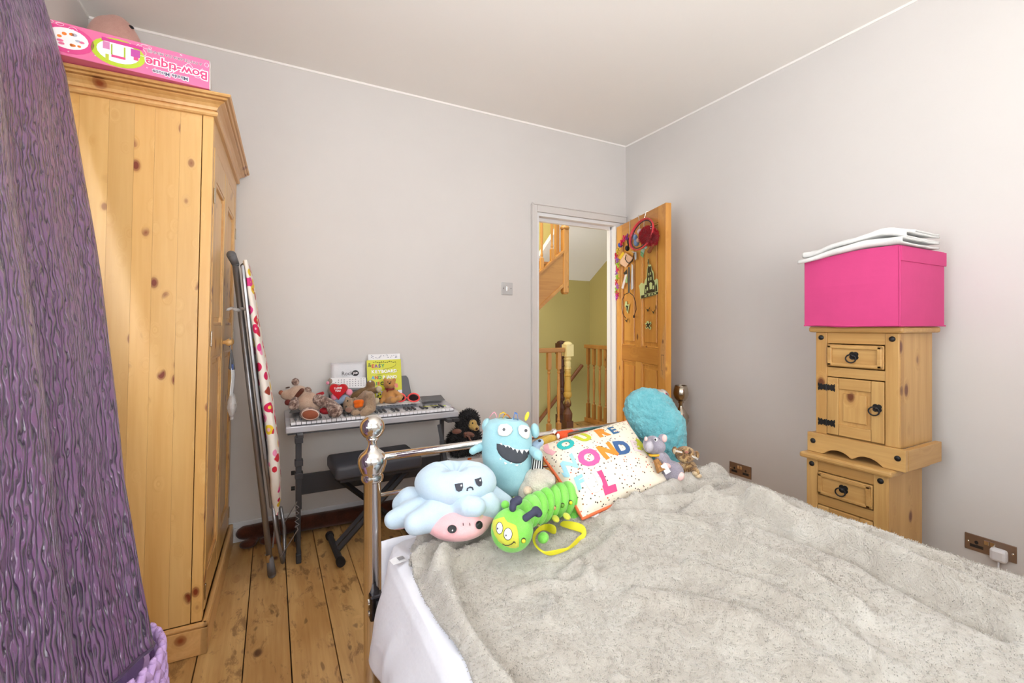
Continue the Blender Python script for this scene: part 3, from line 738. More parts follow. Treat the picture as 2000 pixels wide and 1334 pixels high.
def coverm():
    t = NT('sweets_print_cotton'); v = t.coord((1, 1, 1))
    vo = t.n('TexVoronoi'); vo.inputs['Scale'].default_value = 19; vo.inputs['Randomness'].default_value = .85; t.l(v, vo.inputs['Vector'])
    hue = t.n('SeparateColor'); t.l(vo.outputs['Color'], hue.inputs[0])
    c = t.ramp(hue.outputs[0], [(0, lin((206, 40, 60))), (.28, lin((226, 60, 140))), (.46, lin((238, 150, 190))), (.60, lin((160, 60, 40))), (.72, lin((236, 200, 50))), (.88, lin((214, 30, 90)))], 'CONSTANT')
    m = t.ramp(vo.outputs['Distance'], [(.40, G1), (.43, G0)])
    m2 = t.ramp(vo.outputs['Distance'], [(.16, G1), (.18, G0)])
    c2 = t.ramp(hue.outputs[1], [(0, lin((240, 180, 200))), (.5, lin((236, 210, 90))), (.75, lin((190, 30, 60)))], 'CONSTANT')
    t.set(Base_Color=t.mix(m, lin((240, 234, 226)), t.mix(m2, c, c2)), Roughness=.8); return t.m
rimR = [(487, 514), (497, 560), (504, 610), (513, 665), (522, 710), (531, 765), (539, 815), (545, 870), (548, 925), (548, 965), (543, 1000)]
rimL = [(477, 518), (484, 575), (491, 630), (498, 685), (505, 740), (513, 800), (520, 860), (525, 910), (528, 950), (531, 980), (538, 1000)]
def coverf(a, b_):
    uR, vR = along(rimR, b_); uL, vL = along(rimL, b_)
    pL = P(uL, vL, y=2.40); pR = P(uR, vR, y=2.40); w_ = .5*(1-.72*sm(.70, 1.0, b_))
    th = 2*PI*a
    bulge = (pR.x-pL.x)
    cx = math.cos(th); sx = math.sin(th)
    x_ = pL.x+bulge*(.5+.5*(abs(cx)**.6)*(1 if cx > 0 else -1))
    yy = 2.40+w_*.315*(abs(sx)**.55)*(1 if sx > 0 else -1)
    return rel(Vector((x_+.004*nz(a*7, b_*14, 2), yy, pL.z+(pR.z-pL.z)*.5*(1+cx))))
cv = obj('padded_cover', MB().grid(36, 60, coverf, close_u=True), coverm(), ib, smooth=True)
# nose hoop + frame below the cover
hp = [(533, 985), (538, 1030), (546, 1070), (552, 1098), (556, 1075), (555, 1030), (548, 990)]
obj('nose_hoop', MB().tube([rel(P(u, v, y=2.36 if i < 4 else 2.46)) for i, (u, v) in enumerate(hp)], .0085, 8), M_STEEL, ib, smooth=True)
obj('nose_plate', MB().prism([(0, 0), (.035, -.02), (.035, -.16), (.0, -.19)], rel(P(540, 990, y=2.42)), (0, 1, 0), (.1, 0, 1), .006), M_STEEL, ib)
obj('release_rod', MB().tube([rel(P(548, 1088, y=2.34)), rel(P(582, 1034, y=2.34)), rel(P(578, 1026, y=2.34))], .0026, 6), M_STEEL, ib)
zz = [rel(P(578+(6 if k % 2 else -2)-0*k, 1030-k*5.6, y=2.345)) for k in range(9)]
obj('zigzag_spring', MB().tube(zz, .0022, 6), M_STEEL, ib)
obj('stay_rod', MB().tube([rel(P(556, 1020, y=2.36)), rel(P(580, 980, y=2.345))], .0024, 6), M_STEEL, ib)
obj('tape_tie', MB().ell(bpt(463, 605, 2.33), (.020, .012, .009), (0, .2, 0), 10).ell(bpt(449, 603, 2.33), (.016, .008, .007), (0, -.5, 0), 8).ell(bpt(474, 603, 2.33), (.014, .010, .008), (0, .3, 0), 8), M_CLEAR, ib)

# ================================================================== DRAUGHT EXCLUDER
de = thing('draught_excluder', 'long dark brown sausage draught excluder lying along the back skirting', 'draught excluder', (.25, 2.745, 0))
y_ = 0
its = [('c', (-.335, 0, .062), (.10, .0, .055), .040, .044), ('c', (.10, 0, .055), (.75, -.005, .052), .044, .046), ('e', (-.37, -.002, .066), (.05, .036, .036))]
blob('body', its, M_BROWNFUR, de, .008, 8)
for dx in (-.36, -.27): blob('paw', [('e', (dx, -.045, .022), (.042, .03, .021)), ('e', (dx+.02, -.02, .03), (.03, .03, .024))], M_BROWNFUR, de, .006, 5)
obj('paw_patch', MB().ell((-.235, -.062, .022), (.024, .012, .020)), C_((150, 84, 62)), de, smooth=True)

# ================================================================== KEYBOARD STAND + KEYBOARD
stn = thing('keyboard_stand', 'black metal stand carrying the digital keyboard', 'stand', (.50, 2.50, 0))
so = Vector((.50, 2.50, 0))
def sbx(nm, lo, hi, **k): return box(nm, Vector(lo)-so, Vector(hi)-so, M_BLACKM, stn, **k)
sbx('upright', (.100, 2.405, .26), (.126, 2.437, .615)); sbx('lower_upright', (.104, 2.410, .03), (.122, 2.432, .27)); sbx('upright', (.108, 2.59, .05), (.130, 2.612, .60))
for z in (.595, .485, .425): sbx('clamp_collar', (.096, 2.398, z-.014), (.132, 2.442, z+.014))
sbx('rubber_foot', (.101, 2.405, 0), (.125, 2.437, .045), bev=.004)
sbx('base_tube', (.106, 2.43, .02), (.126, 2.675, .045)); sbx('rubber_foot', (.102, 2.66, 0), (.130, 2.69, .05))
for z in (.385, .305): obj('knob', MB().cone(Vector((.086, 2.60, z))-so, Vector((.104, 2.60, z))-so, .011, .011, 10), M_BLACK, stn)
sbx('cross_panel', (.128, 2.596, .265), (.90, 2.606, .372))
q = MB(); a = P(858, 829, y=2.52); c = P(871, 905, y=2.46); d0 = c-a
obj('upright', MB().tube([a-so, a+d0*.45-so], .015, 4), M_BLACKM, stn); obj('lower_upright', MB().tube([a+d0*.40-so, c+d0*(c.z/-d0.z*.0)-so, Vector((c.x+.02, c.y-.03, .03))-so], .012, 4), M_BLACKM, stn)
obj('clamp_collar', MB().tube([a+d0*.42-so, a+d0*.52-so], .019, 4), M_BLACKM, stn)
sbx('rubber_foot', (c.x+.008, c.y-.045, 0), (c.x+.034, c.y-.015, .045), bev=.004)
sbx('base_tube', (c.x+.010, 2.43, .02), (c.x+.030, 2.68, .045)); sbx('upright', (.89, 2.59, .05), (.912, 2.612, .60))
for x in (.12, .88): sbx('support_arm', (x-.014, 2.40, .604), (x+.014, 2.74, .622))
sbx('support_lip', (.905, 2.42, .60), (.945, 2.47, .618))
# keyboard body: tilted deck
kf, kbk = 2.452, 2.765
kx0, kx1 = .058, .952
kb = thing('keyboard', 'silver digital keyboard covered with small soft toys', 'keyboard', (kx0, kf, .622))
KW = kx1-kx0; KD = kbk-kf
M_KSIL = mat('silver_plastic', (190, 190, 196), .35, .35)
prof = [(0, 0), (0, .030), (.012, .036), (.118, .040), (.135, .052), (KD-.02, .066), (KD, .060), (KD, 0)]
obj('case', MB().prism(prof, (0, 0, 0), (0, 1, 0), (0, 0, 1), KW), M_KSIL, kb, bev=.003)
obj('under_tray', MB().box((.008, .004, -.008), (KW-.004, KD-.01, -.0005)), M_BLACKM, kb)
for (xa, xb, ya, yb_) in ((.02, .16, .16, .29), (KW-.165, KW-.025, .165, .29)):
    zz0 = lambda y: .052+(y-.135)*(.014/(KD-.155))
    obj('speaker_grille', MB().prism([(xa, ya), (xb, ya), (xb+(.018 if xa > .5 else -.0), yb_) , (xa+.02, yb_)], (0, 0, zz0(ya)+.002), (1, 0, 0), (0, 1, .09), .004), M_GREYPL, kb, bev=.004)
obj('control_panel', MB().box((.24, .165, .055), (KW-.20, .27, .062)), C_((120, 122, 130), .4), kb, bev=.003)
q = MB()
for r_ in range(3):
    for k in range(24): q.box((.26+k*.017, .175+r_*.026, .062), (.26+k*.017+.011, .175+r_*.026+.010, .0655))
obj('button', q, C_((205, 205, 212), .4), kb, kind='stuff')
nW = 36; kx = .022; kw = (KW-.022-.030-.0)/nW
box('key_bed', (kx-.002, .004, .034), (kx+nW*kw+.001, .128, .0375), C_((60, 60, 64)), kb, bev=0)
wk = MB().box((.0011, .006, .036), (kw-.0011, .126, .050)); wme = obj('white_key', wk, C_((238, 238, 242), .25), kb, loc=(kx, 0, 0), bev=.001)
for k in range(1, nW):
    o = wme.copy(); COL.objects.link(o); o.parent = kb; o.location = (kx+k*kw, 0, 0)
bkm = MB().box((-.0055, .052, .050), (.0055, .126, .060)); bme = None
stick = [(232, 226, 90), (120, 124, 130), (236, 238, 120)]
for k in range(nW-1):
    if k % 7 in (2, 6): continue
    if bme is None: bme = obj('black_key', bkm, mat('key_black', (66, 68, 72), .3), kb, loc=(kx+(k+1)*kw, 0, 0), bev=.0015)
    else:
        o = bme.copy(); COL.objects.link(o); o.parent = kb; o.location = (kx+(k+1)*kw, 0, 0)
q = MB()
for k in range(nW): q.box((kx+k*kw+.006, .036, .0501), (kx+k*kw+.017, .047, .0504))
obj('note_sticker', q, C_((150, 160, 150), .6), kb, kind='stuff')
obj('note_sticker', MB().box((KW-.185, .075, .0602), (KW-.10, .085, .0607)), C_((226, 232, 80)), kb)
obj('note_sticker', MB().ell((KW-.055, .10, .052), (.012, .014, .002), seg=12), C_((206, 226, 90)), kb)
for k in range(2): obj('side_sticker', MB().box((KW-.024+k*.010, .05, .0405), (KW-.018+k*.010, .11, .0410)), C_((120, 60, 110)), kb)
ktop = lambda y: .622+.052+(y-kf-.135)*.09
# music rest
mr = [(.26, 0), (.26, .13), (.275, .15), (KW-.205, .15), (KW-.19, .13), (KW-.165, 0)]
def inx(u): return P(u, 740, y=2.755).x-kx0
rx0, rx1 = inx(640), inx(800)
obj('music_rest', MB().prism([(rx0, 0), (rx0+.006, .145), (rx0+.02, .16), (rx1-.022, .16), (rx1-.010, .145), (rx1+.012, 0)], (0, KD-.045, .058), (1, 0, 0), (0, .22, 1), .004), mat('smoke_plastic', (84, 86, 92), .35), kb, bev=.002)

# ------------------------------------------------------------------ paper things on the music rest
yb_ = 2.742
p0, p1 = P(717, 800, y=yb_), P(784, 800, y=yb_); zt_ = P(750, 702, y=yb_).z; z0_ = ktop(2.70)+.008
bw_ = p1.x-p0.x; bh = zt_-z0_
bko = thing('music_book', 'yellow easy keyboard music book propped on the music rest', 'book', (p0.x, yb_-.02, z0_))
tiltv = Vector((0, .16, 1)).normalized()
def bp(nm, pts, m, off, th=.0008, par=None): return obj(nm, MB().prism(pts, Vector((0, -off, 0)), (1, 0, 0), tiltv, th), m, par or bko)
M_YEL = C_((214, 214, 40), .4)
bp('pages', [(.001, .001), (bw_-.001, .001), (bw_-.001, bh-.001), (.001, bh-.001)], M_PAPER, -.004, .006)
bp('cover', [(0, 0), (bw_, 0), (bw_, bh), (0, bh)], M_YEL, .003, .0012)
kh = bh*.27
bp('printed_keys', [(.05, 0), (bw_, 0), (bw_, kh), (.05, kh)], C_((236, 236, 242), .4), .0042, .0006)
for k in range(4): bp('printed_keys', [(.06+k*.034, .02), (.074+k*.034, .02), (.074+k*.034, kh), (.06+k*.034, kh)], C_((40, 42, 62), .4), .005, .0006)
cols = dict(r=(206, 52, 40), p=(150, 70, 150), n=(40, 60, 120), g=(40, 150, 70), w=(245, 245, 245), b=(60, 150, 210), o=(232, 110, 50), k=(30, 60, 60))
def word(s_, cc, x, z, size):
    for ch, c_ in zip(s_, cc):
        text('lettering', ch, size, C_(cols[c_], .4), bko, Vector((x, -.0052, 0))+tiltv*z, (1, 0, 0), tiltv, bold=.0011)
        x += size*(.74 if ch not in 'I' else .42)
sz = .0265
word('EASY', 'rpng', .034, bh*.855, sz); word('KEYBOARD', 'wwwwwwww', .034, bh*.725, sz*.95); word('AND', 'brg', .034, bh*.585, sz); word('PIANO', 'wwwww', .034+sz*2.35, bh*.585, sz*.95); word('PIECES', 'pgrkgb', .034, bh*.445, sz)
def stave(pts): obj('printed_stave', MB().tube([Vector((a, -.0052, 0))+tiltv*b_ for a, b_ in pts], .0007, 4), C_((60, 66, 20), .5), bko)
stave([(.035+k*.0125, bh*(.94+.012*math.sin(k))) for k in range(11)]+[(.172, bh*.92), (.168, bh*.86), (.15, bh*.82), (.12, bh*.79), (.09, bh*.775)])
stave([(.05, bh*.65)]+[(.05+k*.012, bh*(.655+.006*k*k*.12)) for k in range(1, 12)])
for k in range(12):
    a, b_ = .04+k*.0115, bh*(.945+.018*math.sin(k*1.7)); obj('printed_note', MB().ell(Vector((a, -.0052, 0))+tiltv*b_, (.0028, .0006, .0022), seg=8), C_((50, 56, 20), .5), bko)
text('printed_clef', '&', .034, C_((60, 90, 40), .5), bko, Vector((.016, -.0052, 0))+tiltv*(bh*.885), (1, 0, 0), tiltv)
# sheet of note stickers just behind the book
sb = thing('sticker_sheet_tall', 'white printed music sheet standing behind the yellow book', 'paper', (p0.x+.012, yb_-.008, z0_))
hh = P(750, 691, y=yb_).z-z0_
obj('sheet', MB().prism([(0, 0), (bw_-.012, 0), (bw_-.012, hh), (0, hh)], (0, 0, 0), (1, 0, 0), tiltv, .001), M_PAPER, sb)
q = MB()
rr_ = random.Random(5)
for k in range(26): q.ell(Vector((rr_.uniform(.02, bw_-.03), -.0014, 0))+tiltv*(hh-rr_.uniform(.006, .024)), (.0035, .0005, .0018), (0, rr_.uniform(-1, 1), 0), 6)
obj('printed_note', q, C_((130, 136, 160)), sb, kind='stuff')
# polythene bag with leaflet
a, c = P(647, 745, y=2.71), P(714, 745, y=2.71); zT, zB = P(680, 708, y=2.71).z, P(680, 762, y=2.71).z
pb = thing('poly_bag', 'clear zip bag holding a grey leaflet at left of the yellow book', 'bag', (a.x, 2.712, zB))
w_ = c.x-a.x; h_ = zT-zB
obj('leaflet', MB().prism([(w_*.24, .0), (w_*.93, .0), (w_*.93, h_*.95), (w_*.24, h_*.95)], (0, 0, 0), (1, 0, 0), (0, .12, 1), .001), C_((206, 206, 214), .5), pb)
obj('bag_film', MB().grid(10, 10, lambda s_, t_: Vector((w_*s_, -.005+.003*nz(s_*4, t_*4)+.12*h_*t_, h_*1.0*t_))), M_CLEAR, pb, smooth=True, solid=.0006)
obj('zip_strip', MB().box((0, -.003+.1*h_, h_*.86), (w_*.24, -.001+.1*h_, h_*.90)), C_((214, 170, 170)), pb)
text('lettering', 'Rock', .030, C_((40, 40, 44)), pb, (w_*.46, -.010+.075*h_, h_*.60), (1, 0, 0), (0, .12, 1))
obj('logo_disc', MB().ell((w_*.70, -.009+.075*h_, h_*.60), (.019, .001, .017), seg=18), C_((40, 40, 44)), pb)
text('lettering', 'JAM', .014, C_((236, 236, 240)), pb, (w_*.70, -.0110+.075*h_, h_*.60), (1, 0, 0), (0, .12, 1), bold=.0004)
# sticker sheet in front of it
a, c = P(646, 748, y=2.69), P(716, 756, y=2.69); zT = P(680, 738, y=2.69).z; zB = P(680, 757, y=2.69).z
ss = thing('note_sticker_sheet', 'white sheet of key-note stickers hanging below the zip bag', 'paper', (a.x, 2.692, zB))
w_ = c.x-a.x; h_ = zT-zB
obj('sheet', MB().prism([(0, .005), (w_, -.008), (w_*.985, h_-.004), (0, h_+.004)], (0, 0, 0), (1, 0, 0), (0, .1, 1), .0012), M_PAPER, ss)
q = MB()
for i in range(11):
    for j in range(4):
        if i in (0, 4, 8) and j > 2: continue
        q.box((w_*.12+i*w_*.079, -.0019, .006+j*h_*.22), (w_*.12+i*w_*.079+.0045, -.0008, .006+j*h_*.22+.005))
obj('printed_note', q, C_((150, 150, 158)), ss, kind='stuff')
# loose papers and sunglasses on the panel
lp = thing('loose_papers', 'loose white papers under the tan bear on the keyboard', 'paper', (P(770, 790, y=2.66).x, 2.66, ktop(2.66)+.013))
for k, (dx, dy, rz_) in enumerate(((0, 0, .06), (.05, -.02, -.12), (-.03, -.015, .2))):
    o = box('sheet', (-.09, -.045, k*.0016), (.09, .045, k*.0016+.0012), M_PAPER, lp, bev=0); o.location = (dx, dy, 0); o.rotation_euler = (0, 0, rz_)
T = Toy('sunglasses', 'coral red sunglasses lying beside the tan bear on the keyboard', 'sunglasses', 797, 784, 2.62)
cor = mat('coral_plastic', (250, 84, 84), .3)
for u, v, n_ in ((781, 777, 0), (808, 777, 1)):
    c_ = T.L(u, v); r1, r2 = T.k*10.5, T.k*8.5
    obj('lens_rim', MB().tube([c_+Vector((r1*math.cos(q_)*1.05, -.002, r2*math.sin(q_)*(1 if math.sin(q_) > 0 else .85))) for q_ in [2*PI*k/20 for k in range(20)]], .0045, 8, True), cor, T.t, smooth=True)
    obj('lens', MB().ell(c_, (r1*.95, .0015, r2*.9), seg=16), mat('dark_lens', (46, 30, 34), .1), T.t, smooth=True)
obj('bridge', MB().caps(T.L(791, 777), T.L(798, 777), .003), cor, T.t)
obj('temple', MB().tube([T.L(818, 776), T.L(818, 780, .05), T.L(812, 787, .09)], .003, 6), cor, T.t); obj('temple', MB().tube([T.L(771, 776), T.L(773, 780, .05), T.L(776, 787, .09)], .003, 6), cor, T.t)

# ================================================================== BENCH
bn = thing('keyboard_bench', 'folding keyboard bench with a padded black vinyl seat', 'bench', (.475, 2.44, 0), R(3))
sb_ = MB().box((-.215, -.135, .402), (.215, .135, .47))
o = obj('seat_cushion', sb_, M_VINYL, bn); md = o.modifiers.new('b', 'BEVEL'); md.width = .018; md.segments = 4
for p in o.data.polygons: p.use_smooth = True
obj('seat_piping', MB().tube([(-.209, -.129, .455), (.209, -.129, .455), (.209, .129, .455), (-.209, .129, .455)], .0022, 6, True), M_VINYL, bn)
for yy in (-.10, .10):
    s_ = 1 if yy < 0 else -1
    obj('leg', MB().tube([(-.19, yy*.3+.0, .025), (.19, yy*.3, .385)], .014, 4), M_BLACKM, bn)
    obj('leg', MB().tube([(.19, yy*.3+.03*s_, .025), (-.19, yy*.3+.03*s_, .385)], .014, 4), M_BLACKM, bn)
for x in (-.195, .195):
    obj('foot_bar', MB().cone((x, -.155, .024), (x, .165, .024), .016, .016, 12), M_BLACKM, bn)
    for yy in (-.158, .150): obj('rubber_cap', MB().cone((x, yy, .024), (x, yy+.026, .024), .021, .021, 14), M_BLACK, bn)
obj('pivot_bolt', MB().cone((0, -.075, .205), (0, .075, .205), .016, .016, 12), M_STEEL, bn)
for x in (-.12, .13): obj('adjuster', MB().cone((x, -.10, .39), (x, -.06, .39), .016, .016, 12), M_BLACK, bn)
for yy in (-.09, .09): box('seat_rail', (-.19, yy-.015, .383), (.19, yy+.015, .401), M_BLACKM, bn)

# ================================================================== WHITE BOX AND BLACK BEAR
bx0 = P(868, 895, y=2.50)
wb = thing('storage_carton', 'white carton with an orange label behind the bed, under the black bear', 'box', (1.02, 2.62, 0))
box('carton', (-.085, -.12, 0), (.28, .12, .346), C_((226, 224, 224), .7), wb, bev=.003)
lx = P(917, 898, y=2.5).x-1.02
box('label', (lx-.012, -.1212, P(917, 910, y=2.5).z), (lx+.012, -.1205, P(917, 893, y=2.5).z-.003), C_((206, 100, 40)), wb, bev=0)
box('lid', (-.088, -.123, .325), (.283, .123, .349), C_((232, 230, 230), .7), wb, bev=.003)
obj('carry_loop', MB().tube([(-.02, -.122, .29), (.06, -.126, .296), (.10, -.122, .285)], .003, 6), C_((70, 70, 74)), wb)
M_BLKFUR = plushm('black_fur', (34, 30, 32), (16, 14, 16), 240, .8)
T = Toy('black_bear', 'black plush bear with a brown ribbon bow, sitting on the white carton', 'soft toy', 905, 890, 2.80)
T.t.location.z = .350
L = T.L; kk = T.k
b_ = blob('body', [('e', L(905, 866), (30*kk, 26*kk, 25*kk)), ('e', L(915, 858, -.02), (22*kk, 20*kk, 18*kk)), ('c', L(925, 862, -.04), L(936, 876, -.07), .028, .03), ('c', L(890, 868, -.04), L(893, 884, -.06), .032, .032)], M_BLKFUR, T.t, .007, 4, .012, .03)
fur(b_, 5000, .02, 2)
h_ = blob('head', [('e', L(913, 829), (20*kk, 20*kk, 20*kk)), ('e', L(917, 818), (15*kk, 16*kk, 12*kk))], M_BLKFUR, T.t, .007, 4, .01, .03); fur(h_, 4000, .018, 3)
M_TANF = plushm('tan_muzzle_plush', (214, 178, 108))
blob('muzzle', [('e', L(923, 832, -.045), (9*kk, 9*kk, 11*kk)), ('e', L(929, 838, -.06), (7*kk, 9*kk, 6*kk))], M_TANF, T.t, .004, 4)
obj('nose', MB().ell(L(931, 840, -.085), (.008, .007, .008)), M_BROWNFUR, T.t, smooth=True)
obj('eye', MB().ell(L(923, 829, -.073), .0045), M_BLACK, T.t, smooth=True)
M_BOW = mat('brown_velvet_ribbon', (128, 82, 66), .6, sheen=.4)
q = MB()
for s_ in (-1, 1): q.ell(L(911+s_*13-6, 848+s_*3, -.075), (.030, .008, .016), (0, s_*.2+.1, 0), 12)
q.ell(L(909, 850, -.085), .012); q.tube([L(909, 850, -.085), L(916, 856, -.09), L(921, 866, -.095)], .011, 6, flat=.3); q.tube([L(909, 850, -.085), L(908, 857, -.09)], .010, 6, flat=.3)
obj('bow', q, M_BOW, T.t, smooth=True)

# ================================================================== SOFT TOYS ON THE KEYBOARD
def dY(u, y): r = ray(u, YH); return y/r.y
M_CREAM = plushm('cream_brown_plush', (206, 180, 160), (178, 148, 128))
M_STRIPE = None
def stripem():
    t = NT('grizzled_brown_plush'); v = t.coord()
    f = t.noise(v, 55, 4, .7, .5); g = t.noise(v, 260, 2, .7)
    t.set(Base_Color=t.ramp(f, [(.40, lin((92, 64, 54))), (.52, lin((150, 118, 104))), (.60, lin((204, 182, 168)))]), Roughness=.9, Sheen_Weight=.3)
    t.bump(t.math('ADD', f, g), .8, .008); return t.m
M_STRIPE = stripem()
M_SUEDE = mat('rust_suede', (156, 86, 60), .8, mott=.12, mscale=40)
# 1. big floppy toy lying on its back at the left end
T = Toy('floppy_toy', 'large cream and grizzled brown floppy toy at the left end of the keyboard', 'soft toy', 608, 806, dY(608, 2.56)); L = T.L; k = T.k
h_ = blob('head', [('e', L(580, 769), (20*k, 19*k, 16*k), (0, -.35, 0)), ('e', L(561, 771, -.02), (12*k, 12*k, 10*k)), ('e', L(574, 780, -.01), (14*k, 14*k, 12*k))], M_CREAM, T.t, .006, 6)
obj('nose', MB().ell(L(549, 767, -.03), (.012, .012, .012)), M_SUEDE, T.t, smooth=True)
obj('eye', MB().ell(L(562, 757, -.048), (.012, .004, .004), (0, -.2, 0)), C_((70, 50, 44)), T.t)
for u, v in ((577, 746), (601, 763)):
    e_ = blob('ear', [('e', L(u, v), (8*k, 5*k, 8*k))], M_STRIPE, T.t, .005, 4)
blob('collar', [('c', L(571, 784, -.035), L(590, 762, -.045), .012, .012)], C_((96, 50, 36)), T.t, .005, 3)
b_ = blob('body', [('e', L(601, 785), (22*k, 24*k, 20*k), (0, .4, 0)), ('e', L(611, 790, -.01), (17*k, 18*k, 16*k))], M_CREAM, T.t, .006, 6)
for a, c, r0, r1 in ((L(576, 783, -.05), L(574, 792, -.07), .022, .026), (L(622, 781, -.03), L(645, 789, -.06), .030, .026), (L(645, 789, -.06), L(655, 802, -.09), .026, .036)):
    q = blob('limb', [('c', a, c, r0, r1)], M_STRIPE, T.t, .006, 4)
q = blob('foot', [('e', L(604, 808, -.09), (18*k, 12*k, 12*k))], M_STRIPE, T.t, .006, 4)
obj('foot_pad', MB().ell(L(606, 810, -.118), (15*k, 3*k, 8.5*k), (.1, 0, 0)), M_SUEDE, T.t, smooth=True)
obj('foot_trim', MB().tube([L(606+16*math.cos(q_), 809.5+9.5*math.sin(q_), -.112) for q_ in [2*PI*j/24 for j in range(24)]], .004, 6, True), C_((222, 196, 182)), T.t)
q = blob('scarf', [('c', L(562, 786, -.05), L(572, 789, -.06), .016, .012)], C_((110, 44, 40)), T.t, .005, 3)
blob('red_trim', [('c', L(617, 771, .03), L(630, 768, .03), .006, .010), ('e', L(636, 802, -.03), (12*k, 10*k, 7*k))], C_((176, 34, 46)), T.t, .005, 3)
# 2. grey toy holding a red heart
M_GRYP = plushm('grey_plush', (168, 150, 138), (140, 122, 112)); M_PNK = plushm('pink_plush', (242, 158, 182), (228, 136, 164), 300, .2)
T = Toy('heart_toy', 'grey soft toy holding a red heart, below the zip bag', 'soft toy', 662, 788, dY(662, 2.68)); L = T.L; k = T.k
blob('body', [('e', L(660, 768), (16*k, 14*k, 18*k)), ('e', L(650, 757), (9*k, 9*k, 9*k)), ('c', L(646, 763), L(654, 770, -.04), .018, .018), ('c', L(676, 762), L(680, 772, -.03), .02, .018)], M_GRYP, T.t, .006, 5)
blob('ear', [('e', L(645, 745), (5*k, 4*k, 7*k))], M_GRYP, T.t, .004, 3); blob('inner_ear', [('e', L(640, 748, -.02), (3.5*k, 3*k, 3.5*k))], M_PNK, T.t, .004, 2)
hq = [(.024*math.sin(t_)**3, .0245*(13*math.cos(t_)-5*math.cos(2*t_)-2*math.cos(3*t_)-math.cos(4*t_))/16) for t_ in [2*PI*j/32 for j in range(32)]]
hs = 16*k/.024
M_HEART = mat('red_satin', (206, 26, 38), .45)
hc = L(663, 762, -.075)
o = obj('heart', MB().prism([(a*hs, b_*hs) for a, b_ in hq], hc, (1, 0, 0), (0, 0, 1), .02), M_HEART, T.t, bev=.007)
text('lettering', 'I LOVE\nYOU', .014, C_((245, 240, 240)), T.t, hc+Vector((0, -.0212, .006)), (1, 0, .05), (0, 0, 1), bold=.0007)
for u, v, c_ in ((653, 775, 0), (682, 766, 1)): blob('foot', [('e', L(u, v, -.075), (6.5*k, 5*k, 6.5*k))], M_PNK, T.t, .004, 3)
# 3. olive brown toy behind
M_OLV = plushm('olive_brown_plush', (152, 122, 86), (120, 92, 60))
T = Toy('olive_toy', 'olive brown long-limbed toy lying behind the toys, below the sticker sheet', 'soft toy', 712, 788, dY(712, 2.69)); L = T.L; k = T.k
blob('body', [('e', L(724, 752), (9*k, 9*k, 10*k)), ('c', L(684, 778), L(712, 764, .01), .026, .026), ('e', L(718, 768), (14*k, 10*k, 12*k)), ('c', L(722, 764, -.02), L(738, 762, -.04), .018, .018)], M_OLV, T.t, .006, 5)
blob('paw', [('e', L(740, 760, -.05), (6*k, 6*k, 6*k)), ('e', L(735, 783, -.05), (6*k, 4*k, 7*k), (0, .4, 0))], plushm('pale_paw_plush', (216, 198, 170)), T.t, .004, 3)
obj('eye', MB().ell(L(723, 745, -.033), .006), M_PAPER, T.t, smooth=True)
# small yellow-green toy, pale blue toy
T = Toy('green_yellow_toy', 'tiny yellow and black bug toy between the olive toy and the tan bear', 'soft toy', 741, 785, dY(741, 2.66)); L = T.L; k = T.k
blob('body', [('e', L(741, 774), (5*k, 5*k, 5*k)), ('e', L(741, 767), (3.5*k, 4*k, 3*k))], C_((200, 196, 50)), T.t, .004, 2)
obj('spot', MB().ell(L(739, 773, -.024), .004).ell(L(743, 771, -.024), .004).ell(L(742, 778, -.024), .005), M_BLACK, T.t)
T = Toy('pale_blue_toy', 'pale blue soft toy limb lying between the floppy toy and the grey teddy', 'soft toy', 662, 794, dY(662, 2.62)); L = T.L; k = T.k
blob('body', [('c', L(651, 784), L(674, 779), .022, .024), ('e', L(656, 788), (9*k, 6*k, 6*k))], plushm('pale_blue_plush', (170, 192, 222)), T.t, .005, 4)
# 4. grey teddy with an orange tummy lying on its side
M_TED = plushm('shaggy_taupe_plush', (190, 164, 136), (150, 122, 98), 200, .9)
T = Toy('orange_patch_teddy', 'shaggy taupe teddy with an orange patch lying on the keys', 'soft toy', 700, 810, dY(700, 2.55)); L = T.L; k = T.k
h_ = blob('head', [('e', L(682, 791), (12*k, 12*k, 14*k)), ('e', L(684, 800, -.03), (9*k, 8*k, 7*k)), ('e', L(677, 778), (4*k, 4*k, 4*k)), ('e', L(694, 779), (4.5*k, 4*k, 4*k))], M_TED, T.t, .005, 3, .008, .02)
b_ = blob('body', [('e', L(702, 792), (13*k, 12*k, 13*k)), ('c', L(712, 776), L(721, 772, -.02), .022, .022), ('c', L(722, 775), L(724, 797, -.03), .030, .028), ('c', L(724, 797, -.03), L(712, 806, -.05), .028, .024), ('e', L(694, 806, -.05), (9*k, 7*k, 6*k)), ('c', L(700, 783), L(714, 769), .018, .018)], M_TED, T.t, .005, 3, .008, .02)
blob('orange_patch', [('c', L(695, 786, -.028), L(706, 785, -.030), .014, .014), ('c', L(696, 793, -.030), L(705, 791, -.032), .013, .013)], plushm('orange_plush', (244, 120, 36), (228, 100, 24), 300, .3), T.t, .004, 3)
blob('muzzle', [('e', L(681, 801, -.062), (7*k, 4*k, 5*k))], plushm('pinkish_brown_plush', (168, 128, 110)), T.t, .004, 3)
obj('eye', MB().ell(L(679, 783, -.046), .004).ell(L(676, 794, -.046), .004), M_BLACK, T.t)
